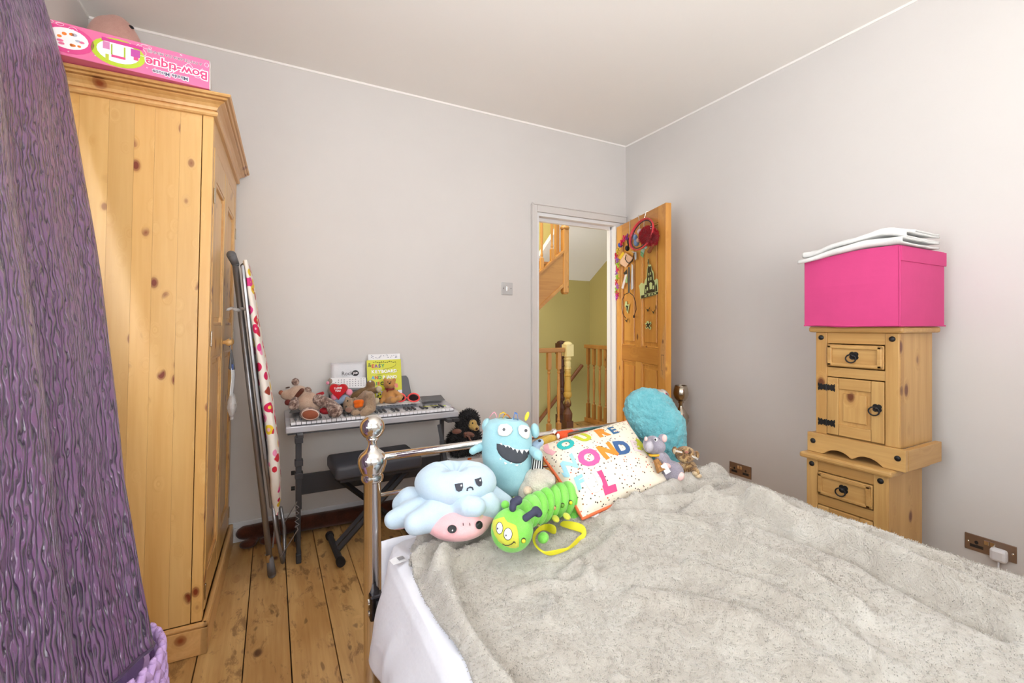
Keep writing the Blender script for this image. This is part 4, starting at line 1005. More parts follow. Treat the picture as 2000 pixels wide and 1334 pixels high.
# 5. tan bear sitting up
M_TAN = plushm('golden_tan_plush', (206, 154, 96), (182, 128, 74), 300, .35)
T = Toy('tan_bear', 'small tan bear with a dark red neck ribbon sitting in front of the yellow book', 'soft toy', 762, 786, dY(762, 2.66)); L = T.L; k = T.k
blob('body', [('e', L(762, 772), (13*k, 11*k, 14*k)), ('c', L(768, 764), L(784, 774, -.03), .017, .013), ('c', L(752, 766), L(745, 784, -.03), .015, .014), ('c', L(756, 782), L(768, 781, -.06), .020, .019), ('c', L(770, 782), L(781, 778, -.05), .017, .015)], M_TAN, T.t, .005, 4)
blob('head', [('e', L(761, 750), (12*k, 11*k, 10*k)), ('e', L(752, 742), (3.6*k, 3*k, 4*k)), ('e', L(770, 742), (3.6*k, 3*k, 4*k)), ('e', L(761, 752, -.024), (5*k, 5*k, 4.5*k))], M_TAN, T.t, .004, 3)
obj('nose', MB().ell(L(761, 749, -.042), (.006, .004, .004)), M_BLACK, T.t)
for u in (757.5, 763.5): obj('eye', MB().ell(L(u, 746, -.034), .003), M_BLACK, T.t)
obj('neck_ribbon', MB().tube([L(761+8.5*math.cos(q_), 759+1.5*math.sin(q_), -.0-.028*math.sin(q_) if True else 0) for q_ in [2*PI*j/18 for j in range(18)]], .0045, 6, True).caps(L(758, 759, -.034), L(756, 765, -.036), .003), C_((130, 26, 38)), T.t)
obj('hang_tag', MB().prism([(-.008, -.012), (.008, -.012), (.010, .008), (0, .014), (-.010, .008)], L(774, 753, -.02), (1, 0, .3), (-.3, 0, 1), .001), C_((236, 150, 130)), T.t)

# ================================================================== BED
bed = thing('bed', 'nickel-plated bed frame with a ball-topped post and slim rails', 'bed', (.27, 1.419, 0))
def postmb():
    r = .0258
    prof = [(.032, 0), (.032, .03), (r, .045), (r, .672), (.0315, .676), (.0335, .684), (.0330, .692), (.0300, .699), (.0345, .702), (.0365, .708), (.0390, .716), (.0425, .726), (.0432, .736), (.0418, .747), (.0360, .758), (.0270, .766), (.0180, .774), (.0130, .782), (.0120, .790), (.0140, .798), (.0180, .802), (.0180, .806), (.012, .809)]
    m = MB().lathe(prof, 32)
    m.ell((0, 0, .8395), (.0372, .0372, .0372), seg=32)
    return m
BXR = 1.474-.27
p_ = obj('corner_post', postmb(), M_CHROME, bed, smooth=True)
o = p_.copy(); COL.objects.link(o); o.parent = bed; o.location = (BXR, 0, 0)
obj('head_rail', MB().cone((.02, 0, .745), (BXR-.02, 0, .745), .0125, .0125, 18), M_CHROME, bed, smooth=True)
obj('lower_rail', MB().cone((.02, 0, .628), (BXR-.02, 0, .628), .0065, .0065, 12), M_CHROME, bed, smooth=True)
mx = P(1083, 843, y=1.419).x-.27
for x in (mx,):
    obj('rail_knob', MB().ell((x, 0, .747), .0165, seg=18), M_CHROME, bed, smooth=True)
    obj('spindle', MB().cone((x, 0, .30), (x, 0, .745), .006, .006, 10), M_CHROME, bed)
obj('bottom_rail', MB().cone((.02, 0, .30), (BXR-.02, 0, .30), .011, .011, 12), M_CHROME, bed)
for x in (.012, BXR-.012): box('side_rail', (x-.012, -1.90, .285), (x+.012, -.02, .335), M_BLACKM, bed)
box('rail_bracket', (-.016, -.052, .275), (.026, -.018, .35), mat('dark_chrome', (90, 90, 96), .2, 1), bed, bev=.006)
for z in (.295, .33): obj('bolt', MB().cone((-.020, -.036, z), (-.006, -.036, z), .008, .008, 10), M_CHROME, bed)
for k in range(9): box('slat', (.0, -.12-k*.21, .287), (BXR, -.06-k*.21, .305), M_CABY, bed)
for x in (0, BXR): obj('foot_post', MB().lathe([(.03, 0), (.03, .03), (.024, .045), (.024, .45), (.03, .46), (.02, .48)], 24, Matrix.Translation((x, -1.92, 0))), M_CHROME, bed, smooth=True)
obj('foot_rail', MB().cone((.02, -1.92, .42), (BXR-.02, -1.92, .42), .0125, .0125, 16), M_CHROME, bed, smooth=True)
MX0, MX1, MY0, MY1 = .300, 1.468, -.46, 1.375
mt = thing('mattress', 'double mattress under the white sheet on the bed', 'mattress', (.88, .45, .306))
o = box('mattress_core', (MX0-.88, MY0-.45, 0), (MX1-.88, MY1-.45, .195), M_SHEET, mt, bev=.04)
# fitted sheet with loose hanging side
def shf(a, t):
    y = MY1+.008-(MY1-MY0)*t*1.0
    # section from far across the top, over the left edge and down
    sl_ = [(.95, .516), (.60, .516), (.42, .517), (.345, .517), (.315, .513), (.296, .500), (.285, .475), (.279, .44), (.272, .40), (.264, .36), (.256, .32), (.250, .28), (.246, .245)]
    i = min(int(a*(len(sl_)-1)), len(sl_)-2); f = a*(len(sl_)-1)-i
    x = sl_[i][0]+(sl_[i+1][0]-sl_[i][0])*f; z = sl_[i][1]+(sl_[i+1][1]-sl_[i][1])*f
    dn = sm(.48, .515, .515-(z-.0)+.48) if z < .51 else 0
    hang = sm(.0, .25, .50-z)
    x += hang*(.013*math.sin(y*23+z*6)+.014*nz(y*7, z*5, 4)+.012*math.sin(y*9-z*14)-.012*max(0, math.sin(y*31+z*17+2*nz(y*5, z*4)))**3)-hang*.012
    z += (1-hang)*.005*nz(x*9, y*9, 2)+(1-hang)*.006*max(0, math.sin(x*22+y*15+3*nz(x*4, y*4, 8)))**6+(1-hang)*.004*max(0, math.sin(x*30-y*11+2*nz(x*4, y*5, 3)))**8
    cr = .13; dyy = max(0, y-(MY1+.008-cr)); ins = cr-math.sqrt(max(0, cr*cr-dyy*dyy)); wgt = sm(.75, .33, x)
    x += ins*wgt; rd = sm(MY1-.10, MY1+.008, y); z -= rd*rd*.022*(1-hang)
    return Vector((x, y, z))
sh = obj('bed_sheet', MB().grid(78, 150, shf), M_SHEET, None, smooth=True, solid=.003)
tag(sh, 'white cotton sheet showing along the left side of the bed', 'sheet')
obj('head_drop', MB().grid(40, 8, lambda a, b_: Vector((.29+.66*a, MY1+.010+.006*math.sin(a*20), .50-.20*b_))), M_SHEET, sh, smooth=True, solid=.003)
c_ = P(777, 1096, z=.521)
lt = thing('care_label', 'small white care label lying on the sheet', 'label', c_, .15)
obj('label', MB().grid(5, 5, lambda a, b_: Vector(((a-.5)*.036, (b_-.5)*.028, .0015+.004*math.sin(a*3)*b_))), M_PAPER, lt, solid=.0006)
q = MB()
for k in range(8): q.box((.000+k*.0022, -.009, .0055), (.0012+k*.0022, .008, .0059))
obj('printed_lines', q, C_((150, 150, 156)), lt, kind='stuff')

# ------------------------------------------------------------------ blanket
Lpx = [(858, 1033), (831, 1041), (806, 1058), (799, 1080), (800, 1098), (808, 1114), (833, 1170), (862, 1218), (890, 1258), (913, 1295), (928, 1334)]
Lw = [P(u, v, z=.532) for u, v in Lpx]; Lw = [Vector((.47, 1.31, .53))]+Lw; Lw.append(Vector((.315, .3, .53))); Lw.append(Vector((.33, -.46, .53)))
def polyat(pl, f):
    ds = [0]
    for a, c in zip(pl, pl[1:]): ds.append(ds[-1]+(c-a).length)
    q = f*ds[-1]
    for i in range(len(pl)-1):
        if ds[i] <= q <= ds[i+1]+1e-9: return pl[i].lerp(pl[i+1], (q-ds[i])/(ds[i+1]-ds[i]+1e-9))
    return pl[-1].copy()
folds = []                                        # (polyline in x,y ; height ; half width)
def fold(px, h, w_, zz=.57):
    folds.append(([P(u, v, z=zz).to_2d() for u, v in px], h, w_))
fold([(862, 1100), (868, 1130), (884, 1175), (906, 1220), (935, 1262), (968, 1305), (1000, 1345)], .020, .030, .55)
fold([(893, 1110), (898, 1150), (915, 1195), (945, 1250), (985, 1300), (1020, 1340)], -.020, .018, .55)
fold([(806, 1090), (850, 1072), (900, 1052), (955, 1033)], .022, .018, .55)
fold([(825, 1103), (880, 1080), (940, 1058), (1000, 1040)], -.012, .012, .55)
fold([(850, 1118), (900, 1088), (965, 1062), (1020, 1050)], .018, .017, .55)
fold([(820, 1052), (840, 1046), (868, 1042)], .016, .016, .55)
fold([(1240, 962), (1300, 946), (1345, 932), (1385, 918), (1396, 908)], .016, .022, .63)
fold([(1385, 918), (1405, 916), (1432, 930), (1452, 944)], .008, .028, .66)
fold([(1345, 950), (1400, 942), (1440, 945)], -.030, .020, .62)
fold([(1336, 985), (1400, 957), (1462, 950), (1520, 970), (1570, 987)], .012, .026, .64)
fold([(1210, 985), (1290, 985), (1380, 990), (1470, 1010), (1560, 1050)], .016, .024, .60)
fold([(1180, 1005), (1260, 1010), (1350, 1032), (1450, 1075), (1560, 1130), (1680, 1200)], .014, .022, .59)
fold([(1470, 985), (1560, 1010), (1660, 1045), (1760, 1090), (1880, 1140), (1980, 1190)], .024, .028, .64)
fold([(1500, 1015), (1600, 1050), (1700, 1090), (1800, 1140), (1950, 1210)], -.012, .022, .63)
fold([(1620, 1000), (1700, 1018), (1765, 1048), (1860, 1075)], .012, .026, .65)
fold([(1000, 1130), (1060, 1110), (1120, 1120), (1160, 1105)], .008, .016, .57)
fold([(1095, 1100), (1130, 1090), (1155, 1110)], .010, .012, .57)
fold([(1120, 1080), (1170, 1060), (1215, 1030)], .008, .022, .58)
fold([(1250, 1130), (1350, 1150), (1480, 1200), (1620, 1280)], .010, .035, .59)
fold([(1075, 1140), (1080, 1160), (1070, 1185)], .008, .012, .57)
fold([(1350, 1080), (1480, 1130), (1600, 1190), (1720, 1270)], .008, .022, .60)
def segd(p, a, b_):
    ab = b_-a; t = max(0, min(1, (p-a).dot(ab)/(ab.length_squared+1e-12))); return (p-(a+ab*t)).length
def bz(x, y):
    z = .531+.082*sm(.55, 1.28, x)
    p = Vector((x, y))
    for pl, h, w_ in folds:
        d = min(segd(p, a, b_) for a, b_ in zip(pl, pl[1:]))
        w2 = w_*.78
        if d < w2*3.2: z += 2.0*h*math.exp(-(d/w2)**2)
    z = max(z, .527)
    z += .007*nz(x*6, y*6, 1)*sm(1.45, 1.1, x)+.006*nz(x*11+y*6, y*13-x*4, 2)+.0016*nz(x*34, y*34, 3)
    return z
XE = 1.385
def bxy(a, t):
    l = polyat(Lw, t)
    if a <= .86:
        f = a/.86
        ytop = 1.30
        rx = XE+.03*sm(.85, 1.15, l.y)
        yr = 1.20-(1.20+.46)*t
        q = l.lerp(Vector((rx, yr, 0)), f); x, y = q.x, q.y
        z = bz(x, y)
        e = sm(0, .025, f); z = z-(1-e)*.012
        return Vector((x, y, z))
    f = (a-.86)/.14
    rx = XE+.03*sm(.85, 1.15, l.y); yr = 1.20-1.66*t
    ang_ = f*PI*.5; zt0 = bz(rx, yr)
    x = rx+.115*math.sin(min(1, f*1.6)*PI/2)+.01*math.sin(yr*17)*f; z = zt0-(.34*f**1.7)
    return Vector((x, yr, z))
bl = obj('blanket', MB().grid(210, 210, bxy), M_BLANKET, None, smooth=True, solid=.008)
tag(bl, 'taupe faux-fur blanket crumpled over the bed', 'blanket')
fur(bl, 130000, .0035, 21, rad=.0004)

# ================================================================== SOFT TOYS ON THE BED
# octopus
M_OCTB = plushm('pale_blue_velour', (200, 218, 232), (184, 206, 222), 420, .15, .04); M_OCTP = plushm('pale_pink_velour', (242, 190, 192), (232, 172, 176), 420, .15, .04)
T = Toy('octopus_toy', 'pale blue frowning octopus toy with a pink underside at the corner of the bed', 'soft toy', 885, 1040, 1.285); L = T.L; k = T.k
def doughf(a, b_):                                # pinched dome
    th = 2*PI*a; ph = PI*b_
    rr = math.sin(ph); rx = 76*k*(1+.05*math.cos(2*th)); ry = .088; rz_ = 45*k
    x = rx*rr*math.cos(th); y = ry*rr*math.sin(th); z = rz_*math.cos(ph)
    dpt = math.exp(-((x/(26*k))**2+((y+.0)/(.040))**2))
    if b_ < .5: z -= dpt*.040; z += .004*math.sin(th*7)*math.exp(-((rr-.35)/.25)**2)
    c_ = L(890, 942, .0)
    return c_+Vector((x, y, z))+Vector((0, 0, -.06*x*.0))
hd = obj('head', MB().grid(64, 40, doughf, close_u=True), M_OCTB, T.t, smooth=True)
def tent(pts, r): return [('c', L(*a), L(*c), r0, r1) for a, c, r0, r1 in zip(pts, pts[1:], r, r[1:])]
its = []
its += tent([(850, 985, .0), (800, 978, .02), (785, 985, .02)], [.045, .040, .030])
its += tent([(850, 990, -.02), (800, 1003, -.04), (768, 1015, -.05)], [.045, .036, .026])
its += tent([(860, 995, -.05), (835, 1013, -.08), (812, 1022, -.09)], [.042, .038, .032])
its += tent([(890, 984, -.03), (915, 988, -.085), (930, 990, -.085)], [.034, .030, .027])
its += tent([(925, 985, -.02), (945, 985, -.03), (958, 992, -.03)], [.045, .042, .034])
its += tent([(915, 980, .03), (955, 968, .05), (985, 985, .05)], [.045, .036, .030])
its += [('e', L(885, 980, .0), (.085, .085, .035))]
blob('tentacles', its, M_OCTB, T.t, .006, 8)
its = []
for a, c, r0, r1 in (((850, 994, 0), (790, 990, .01), .03, .024), ((850, 1000, -.02), (772, 1021, -.045), .03, .020), ((860, 1004, -.045), (816, 1029, -.085), .03, .024), ((895, 994, -.04), (920, 996, -.080), .028, .024), ((925, 995, -.02), (960, 1000, -.03), .03, .028)):
    its.append(('c', L(*a), L(*c), r0, r1))
its.append(('e', L(895, 1018, -.05), (62*k, .085, 28*k)))
blob('underside', its, M_OCTP, T.t, .006, 8)
blob('cream_side', [('e', L(930, 1012, -.055), (18*k, .05, 18*k))], plushm('pale_apricot_velour', (232, 200, 172), None, 420, .15, .04), T.t, .006, 6)
def onface(u, v, c, r, off):                      # point of an ellipsoid front seen at u,v
    cc = L(*c); y = cc.y-r[1]
    for _ in range(8):
        p = L(u, v, y); e_ = 1-((p.x-cc.x)/r[0])**2-((p.z-cc.z)/r[2])**2
        y = cc.y-r[1]*math.sqrt(max(e_, .02))
    return L(u, v, y-off)
rO = (76*k, .088, 45*k); cO = (890, 942, 0)
M_FELT = mat('charcoal_embroidery', (62, 64, 74), .8, bump=(300, .3, .001))
def facepoly(px, c, r, m, nm, off=.001, th=.0022):
    vs = [onface(u, v, c, r, off) for u, v in px]; cx = sum(vs, Vector())/len(vs)
    n = len(vs); q = MB()
    A = [q.b.verts.new(v) for v in vs]; B = [q.b.verts.new(v+Vector((0, -th, 0))) for v in vs]
    q.b.faces.new(B); q.b.faces.new(A[::-1])
    for i in range(n): q.b.faces.new((A[i], A[(i+1) % n], B[(i+1) % n], B[i]))
    return obj(nm, q, m, T.t)
def spx(cx, cy, rx, ry, n=18, a0=0, a1=2*PI): return [(cx+rx*math.cos(a0+(a1-a0)*j/n), cy+ry*math.sin(a0+(a1-a0)*j/n)) for j in range(n)]
facepoly([(888, 945), (904, 943), (904.5, 952), (902, 958), (896, 960), (891, 957)], cO, rO, M_FELT, 'eye')
facepoly([(927, 936), (940, 932), (942, 942), (941, 948), (936, 950), (931, 946)], cO, rO, M_FELT, 'eye')
for u, v in ((901, 948), (938, 938)): facepoly(spx(u, v, 1.6, 1.8, 10), cO, rO, M_PAPER, 'eye_glint', .0035)
obj('mouth', MB().tube([onface(u, v, cO, rO, .0015) for u, v in ((912.5, 959), (913, 954), (918, 951.5), (922.5, 952.5), (924, 957))], .0020, 6), M_FELT, T.t)
rU = (62*k, .085, 28*k); cU = (895, 1018, -.05)
facepoly(spx(883, 1033, 9, 8), cU, rU, M_BLACK, 'lower_eye'); facepoly(spx(936, 1025, 7, 8), cU, rU, M_BLACK, 'lower_eye')
facepoly(spx(884, 1035.5, 1.3, 1.4, 8), cU, rU, M_PAPER, 'eye_glint', .0035)
for u in (904.5, 917.5): obj('lash', MB().caps(onface(u, 1022, cU, rU, .001), onface(u+.3, 1026, cU, rU, .001), .001), M_BLACK, T.t)

# blue monster
M_MON = plushm('aqua_velour', (166, 208, 216), (148, 194, 204), 420, .15, .05)
T = Toy('monster_toy', 'aqua toothy monster toy standing against the bed rail', 'soft toy', 1000, 975, 1.435); L = T.L; k = T.k
ax = [(1000, 972, 8), (998, 960, 30), (995, 945, 38), (992, 920, 45), (990, 895, 48), (990, 870, 48), (991, 850, 47), (992, 835, 44), (993, 825, 37), (994, 819, 24), (994, 817, 6)]
def monf(a, b_):
    f = b_*(len(ax)-1); i = min(int(f), len(ax)-2); g = f-i
    u = ax[i][0]+(ax[i+1][0]-ax[i][0])*g; v = ax[i][1]+(ax[i+1][1]-ax[i][1])*g; r = ax[i][2]+(ax[i+1][2]-ax[i][2])*g
    th = 2*PI*a; c_ = L(u, v, 0)
    c4, s4 = math.cos(th), math.sin(th)
    x = r*k*1.02*c4; y = r*k*.78*s4
    return c_+Vector((x+.16*0, y-.10*(0), 0))+Vector((0, 0, -(x)*.10))
obj('body', MB().grid(44, 60, monf, close_u=True), M_MON, T.t, smooth=True, sub=0)
def onmon(u, v, off):
    lo = None
    for j in range(200):
        b_ = j/199; f = b_*(len(ax)-1); i = min(int(f), len(ax)-2); g = f-i
        cu = ax[i][0]+(ax[i+1][0]-ax[i][0])*g; cv_ = ax[i][1]+(ax[i+1][1]-ax[i][1])*g; r = ax[i][2]+(ax[i+1][2]-ax[i][2])*g
        vv = cv_+(u-cu)*.10
        if lo is None or abs(vv-v) < lo[0]: lo = (abs(vv-v), cu, r)
    p = L(u, v, 0); dx = (u-lo[1])/(lo[2]*1.02)
    y = -lo[2]*k*.78*math.sqrt(max(.03, 1-dx*dx))
    d = T.dep+y-off
    return L(u, v, y-off)
def monpoly(px, m, nm, off=.001, th=.003, puff=0):
    cu = sum(p[0] for p in px)/len(px); cv_ = sum(p[1] for p in px)/len(px)
    q = MB(); rings = []
    n = len(px)
    for s_, o_ in ((1, off), (1, off+th*.6), (.85, off+th+puff*.5), (.5, off+th+puff*.9)):
        rings.append([q.b.verts.new(onmon(cu+(u-cu)*s_, cv_+(v-cv_)*s_, o_)) for u, v in px])
    for A, B in zip(rings, rings[1:]):
        for i in range(n): q.b.faces.new((A[i], A[(i+1) % n], B[(i+1) % n], B[i]))
    q.b.faces.new(rings[-1]); q.b.faces.new(rings[0][::-1])
    return obj(nm, q, m, T.t, smooth=True)
def zx(p): return [(860+a/10.0, 790+b_/10.0) for a, b_ in p]
M_EYEW = mat('white_felt', (240, 238, 236), .85)
monpoly(zx([(1140, 420), (1180, 385), (1300, 375), (1390, 430), (1415, 500), (1380, 570), (1310, 620), (1220, 625), (1140, 600), (1115, 520)]), M_EYEW, 'eye', .001, .006, .004)
monpoly(zx([(1530, 430), (1580, 395), (1680, 410), (1740, 450), (1755, 530), (1740, 640), (1690, 680), (1610, 650), (1540, 580), (1520, 500)]), M_EYEW, 'eye', .001, .006, .004)
for c_ in ((1242, 488), (1672, 508)): monpoly(zx([(c_[0]+30*math.cos(q_), c_[1]+32*math.sin(q_)) for q_ in [2*PI*j/12 for j in range(12)]]), C_((90, 92, 96)), 'pupil', .011, .0015)
mouth = [(1100, 765), (1180, 775), (1260, 800), (1340, 825), (1420, 860), (1500, 885), (1580, 890), (1650, 885), (1735, 900), (1735, 970), (1700, 1040), (1650, 1100), (1580, 1145), (1480, 1155), (1380, 1130), (1290, 1090), (1200, 1030), (1140, 960), (1100, 870)]
monpoly(zx(mouth), mat('charcoal_velour', (70, 72, 80), .8, mott=.2, mscale=30), 'mouth', .0005, .002, 0)
teeth = [((1150, 765), (1200, 755), (1215, 800)), ((1240, 785), (1310, 800), (1280, 840)), ((1310, 790), (1375, 820), (1350, 850)), ((1385, 830), (1460, 865), (1420, 895)), ((1470, 870), (1535, 880), (1505, 950)), ((1545, 882), (1630, 880), (1600, 975)), ((1635, 880), (1740, 880), (1685, 940)),
         ((1150, 1075), (1195, 1080), (1175, 1040)), ((1245, 1120), (1310, 1150), (1260, 1180)), ((1350, 1155), (1410, 1150), (1395, 1128)), ((1450, 1180), (1530, 1175), (1500, 1205)), ((1560, 1160), (1585, 1140), (1580, 1180))]
for tr in teeth: monpoly(zx(tr), M_EYEW, 'tooth', .003, .0015)
blob('ear', [('e', L(950, 830, .01), (9*k, .022, 14*k), (0, .25, 0))], M_MON, T.t, .004, 4); blob('ear', [('e', L(1045, 841, .01), (9*k, .022, 15*k), (0, -.1, 0))], M_MON, T.t, .004, 4)
blob('arm', [('c', L(941, 872, -.0), L(926, 879, -.03), .014, .012), ('e', L(921, 878, -.03), (4*k, .01, 4*k)), ('e', L(923, 885, -.03), (4*k, .01, 4*k)), ('e', L(919, 882, -.03), (4*k, .01, 3*k))], M_MON, T.t, .004, 3)
blob('arm', [('c', L(1040, 880, -.02), L(1050, 888, -.06), .014, .016), ('e', L(1053, 893, -.065), (5*k, .012, 8*k), (0, -.4, 0))], M_MON, T.t, .004, 3)
def ribbon(pts, c_, w_=.008):
    q = MB(); ps = [L(*p) for p in pts]
    A = [(q.b.verts.new(p+Vector((0, -w_, 0))), q.b.verts.new(p+Vector((0, w_, 0)))) for p in ps]
    for a, b_ in zip(A, A[1:]): q.b.faces.new((a[0], b_[0], b_[1], a[1]))
    obj('ribbon_loop', q, C_(c_, .6), T.t, smooth=True, solid=.0012)
ribbon([(956, 815, 0), (962, 807, 0), (966, 805, 0), (969, 809, 0), (971, 816, 0)], (238, 168, 186))
ribbon([(974, 817, 0), (977, 808, 0), (983, 805, 0), (988, 808, 0), (982, 816, 0)], (232, 196, 40))
ribbon([(982, 817, 0), (986, 808, .01), (992, 811, .01), (997, 817, .01)], (220, 130, 50)); ribbon([(1003, 818, 0), (1005, 806, 0), (1010, 808, 0), (1012, 820, 0)], (70, 130, 210), .012)
blob('yellow_tab', [('e', L(1029, 813, 0), (4*k, .008, 10*k), (0, .35, 0))], C_((238, 220, 60)), T.t, .003, 2)

# slogan cushion
TLc, TRc, BLc, BRc = Vector((.809, 1.352, .726)), Vector((1.222, 1.352, .778)), Vector((.822, 1.098, .575)), Vector((1.172, 1.085, .618))
cu_ = thing('slogan_cushion', 'speckled cream cushion with colourful letters and orange piping, leaning on the rail', 'cushion', (BLc+BRc)/2)
co = cu_.location.copy()
def cbase(s_, t_):                                # s 0..1 left-right, t 0..1 bottom-top
    return (BLc.lerp(BRc, s_)).lerp(TLc.lerp(TRc, s_), t_)
cn = (BRc-BLc).cross(TLc-BLc).normalized()
if cn.y > 0: cn = -cn
def cpt(s_, t_, side=1, off=0):
    e = max(0, (1-abs(2*s_-1)**2.6))*max(0, (1-abs(2*t_-1)**2.6))
    pin = .055*(4*t_*(1-t_))*(2*s_-1)*0
    # sides curve in a little between the corners
    s2 = .5+(s_-.5)*(1-.05*(4*t_*(1-t_))); t2 = .5+(t_-.5)*(1-.05*(4*s_*(1-s_)))
    h = .062*e**.5+.004*nz(s_*5, t_*5, side)*e
    return cbase(s2, t2)+cn*(side*h+off)-co
def cushm():
    t = NT('speckled_cream_cotton'); v = t.coord()
    vo = t.n('TexVoronoi'); vo.inputs['Scale'].default_value = 88; t.l(v, vo.inputs['Vector'])
    sc_ = t.n('SeparateColor'); t.l(vo.outputs['Color'], sc_.inputs[0])
    col = t.ramp(sc_.outputs[0], [(0, lin((70, 56, 50))), (.45, lin((150, 100, 60))), (.7, lin((216, 90, 60))), (.85, lin((90, 90, 80)))], 'CONSTANT')
    m = t.ramp(vo.outputs['Distance'], [(.21, G1), (.25, G0)])
    t.set(Base_Color=t.mix(m, lin((238, 228, 208)), col), Roughness=.85); t.bump(t.noise(v, 400, 2), .2, .001); return t.m
q = MB().grid(40, 34, lambda a, b_: cpt(a, b_, 1)); obj('front', q, cushm(), cu_, smooth=True)
q = MB().grid(30, 26, lambda a, b_: cpt(a, b_, -1)); obj('back', q, C_((226, 112, 66)), cu_, smooth=True)
pp = [cpt(k/24, 0) for k in range(25)]+[cpt(1, k/20) for k in range(1, 21)]+[cpt(1-k/24, 1) for k in range(1, 25)]+[cpt(0, 1-k/20) for k in range(1, 20)]
obj('orange_piping', MB().tube([p-cn*.006 for p in pp], .0065, 8, True), C_((226, 112, 66)), cu_, smooth=True)
# letters laid on the front
def invst(u, v):                                  # where on the cushion front does the letter sit
    s_, t_ = .5, .5
    for _ in range(30):
        def pr(s__, t__):
            p = cpt(s__, t__)+co; dep = SN*p.x+CS*p.y; return 1000+F*(CS*p.x-SN*p.y)/dep, YH-F*(p.z-CH)/dep
        u0, v0 = pr(s_, t_); e = 1e-3
        u1, v1 = pr(s_+e, t_); u2, v2 = pr(s_, t_+e)
        a, b_, c_, d = (u1-u0)/e, (u2-u0)/e, (v1-v0)/e, (v2-v0)/e; D = a*d-b_*c_
        if abs(D) < 1e-6: break
        du, dv = u-u0, v-v0
        s_ += max(-.2, min(.2, (du*d-b_*dv)/D)); t_ += max(-.2, min(.2, (a*dv-c_*du)/D)); s_ = max(.02, min(.98, s_)); t_ = max(.02, min(.98, t_))
    return s_, t_
def letter(ch, u, v, hpx, rot, col, wf=1.0):
    s0, t0 = invst(u, v)
    lw = (BRc-BLc).length; lh = (TLc-BLc).length
    size = hpx*1.30/F*(SN*(co.x)+CS*(co.y)+.05)*1.25
    def fn(c_):
        x, y = c_.x*wf, c_.y; x, y = x*math.cos(rot)-y*math.sin(rot), x*math.sin(rot)+y*math.cos(rot)
        return cpt(min(.985, max(.015, s0+x/lw)), min(.985, max(.015, t0+y/lh)), 1, .0012+max(0, c_.z))
    text('letter_patch', ch, size, C_(col, .85), cu_, None, None, None, bold=(.0016 if ch in 'WE' else .0036)*size/.06, th=.0016, func=fn, sub=3)
c5 = lambda a, b_: (1020+a/4.447, 740+b_/4.447)
for ch, a, b_, h, r_, col in (('Y', 225, 630, 24, .35, (236, 178, 186)), ('O', 380, 572, 23, .0, (48, 178, 176)), ('U', 535, 510, 24, .30, (196, 200, 50)), ("'", 565, 465, 24, 0, (236, 110, 160)), ('R', 690, 470, 23, .0, (240, 142, 50)), ('E', 790, 450, 22, .1, (62, 108, 150)),
                             ('W', 400, 770, 28, .30, (160, 208, 226)), ('O', 585, 692, 32, 0, (228, 96, 160)), ('N', 745, 632, 28, .15, (240, 142, 50)), ('D', 870, 605, 28, -.1, (62, 98, 146)), ('E', 985, 590, 26, -.2, (226, 208, 210)), ('R', 1040, 590, 28, -.45, (196, 200, 50)),
                             ('F', 500, 905, 20, -.1, (150, 200, 210)), ('U', 630, 910, 26, .15, (236, 206, 208)), ('L', 735, 895, 33, .02, (222, 76, 130))):
    u, v = c5(a, b_); letter(ch, u, v, h, r_-.06, col)
tg = P(1148, 997, z=.585)-co
obj('care_tag', MB().prism([(-.027, 0), (.030, -.008), (.034, -.024), (-.022, -.014)], tg, (1, -.3, 0), (.1, .4, .9), .0008), M_PAPER, cu_)
q = MB()
for k in range(6): q.prism([(-.015+k*.006, -.016), (-.013+k*.006, -.016), (-.013+k*.006, -.006), (-.015+k*.006, -.006)], tg+Vector((0, -.0012, 0)), (1, -.3, 0), (.1, .4, .9), .0004)
obj('printed_lines', q, C_((120, 120, 126)), cu_)

# plain teal fur cushion
M_TEAL = plushm('turquoise_fur', (122, 190, 198), (90, 164, 176), 150, 1.0, .1)
T = Toy('teal_cushion', 'big plain turquoise furry cushion leaning behind the grey mouse toy', 'cushion', 1290, 920, 1.80); L = T.L; k = T.k
b_ = blob('cover', [('e', L(1274, 820, .02), (50*k, .075, 58*k), (0, .15, 0)), ('e', L(1296, 850, -.01), (42*k, .075, 60*k), (0, .2, 0)), ('e', L(1305, 885, -.02), (38*k, .07, 40*k)), ('e', L(1262, 800, .02), (44*k, .06, 44*k))], M_TEAL, T.t, .004, 10, .016, .018)

# grey mouse
M_MOU = plushm('grey_mouse_plush', (172, 166, 178), (140, 134, 148), 240, .7); M_MOUL = plushm('pale_grey_plush', (196, 190, 198)); M_PKS = plushm('soft_pink_plush', (242, 204, 198), (230, 186, 182), 300, .2)
T = Toy('mouse_toy', 'grey toy mouse with pink ears and yellow collar beside the slogan cushion', 'soft toy', 1315, 945, 1.56); L = T.L; k = T.k
c8 = lambda a, b_: (1240+a/10.263, 830+b_/10.263)
def q8(a, b_, dy=0): return L(*c8(a, b_), dy)
h_ = blob('head', [('e', q8(360, 400), (17*k, .032, 18*k)), ('e', q8(260, 400, -.02), (9*k, .024, 15*k)), ('e', q8(450, 430), (16*k, .03, 14*k))], M_MOU, T.t, .004, 4)
blob('muzzle', [('e', q8(290, 430, -.034), (8*k, .016, 11*k))], M_MOUL, T.t, .004, 3)
blob('nose', [('e', q8(222, 278, -.036), (3.5*k, .010, 4.5*k))], M_PKS, T.t, .003, 2)
blob('ear', [('e', q8(555, 270, 0), (9*k, .012, 9*k))], M_MOU, T.t, .003, 2); blob('inner_ear', [('e', q8(595, 270, -.01), (5.5*k, .008, 8*k))], M_PKS, T.t, .003, 2)
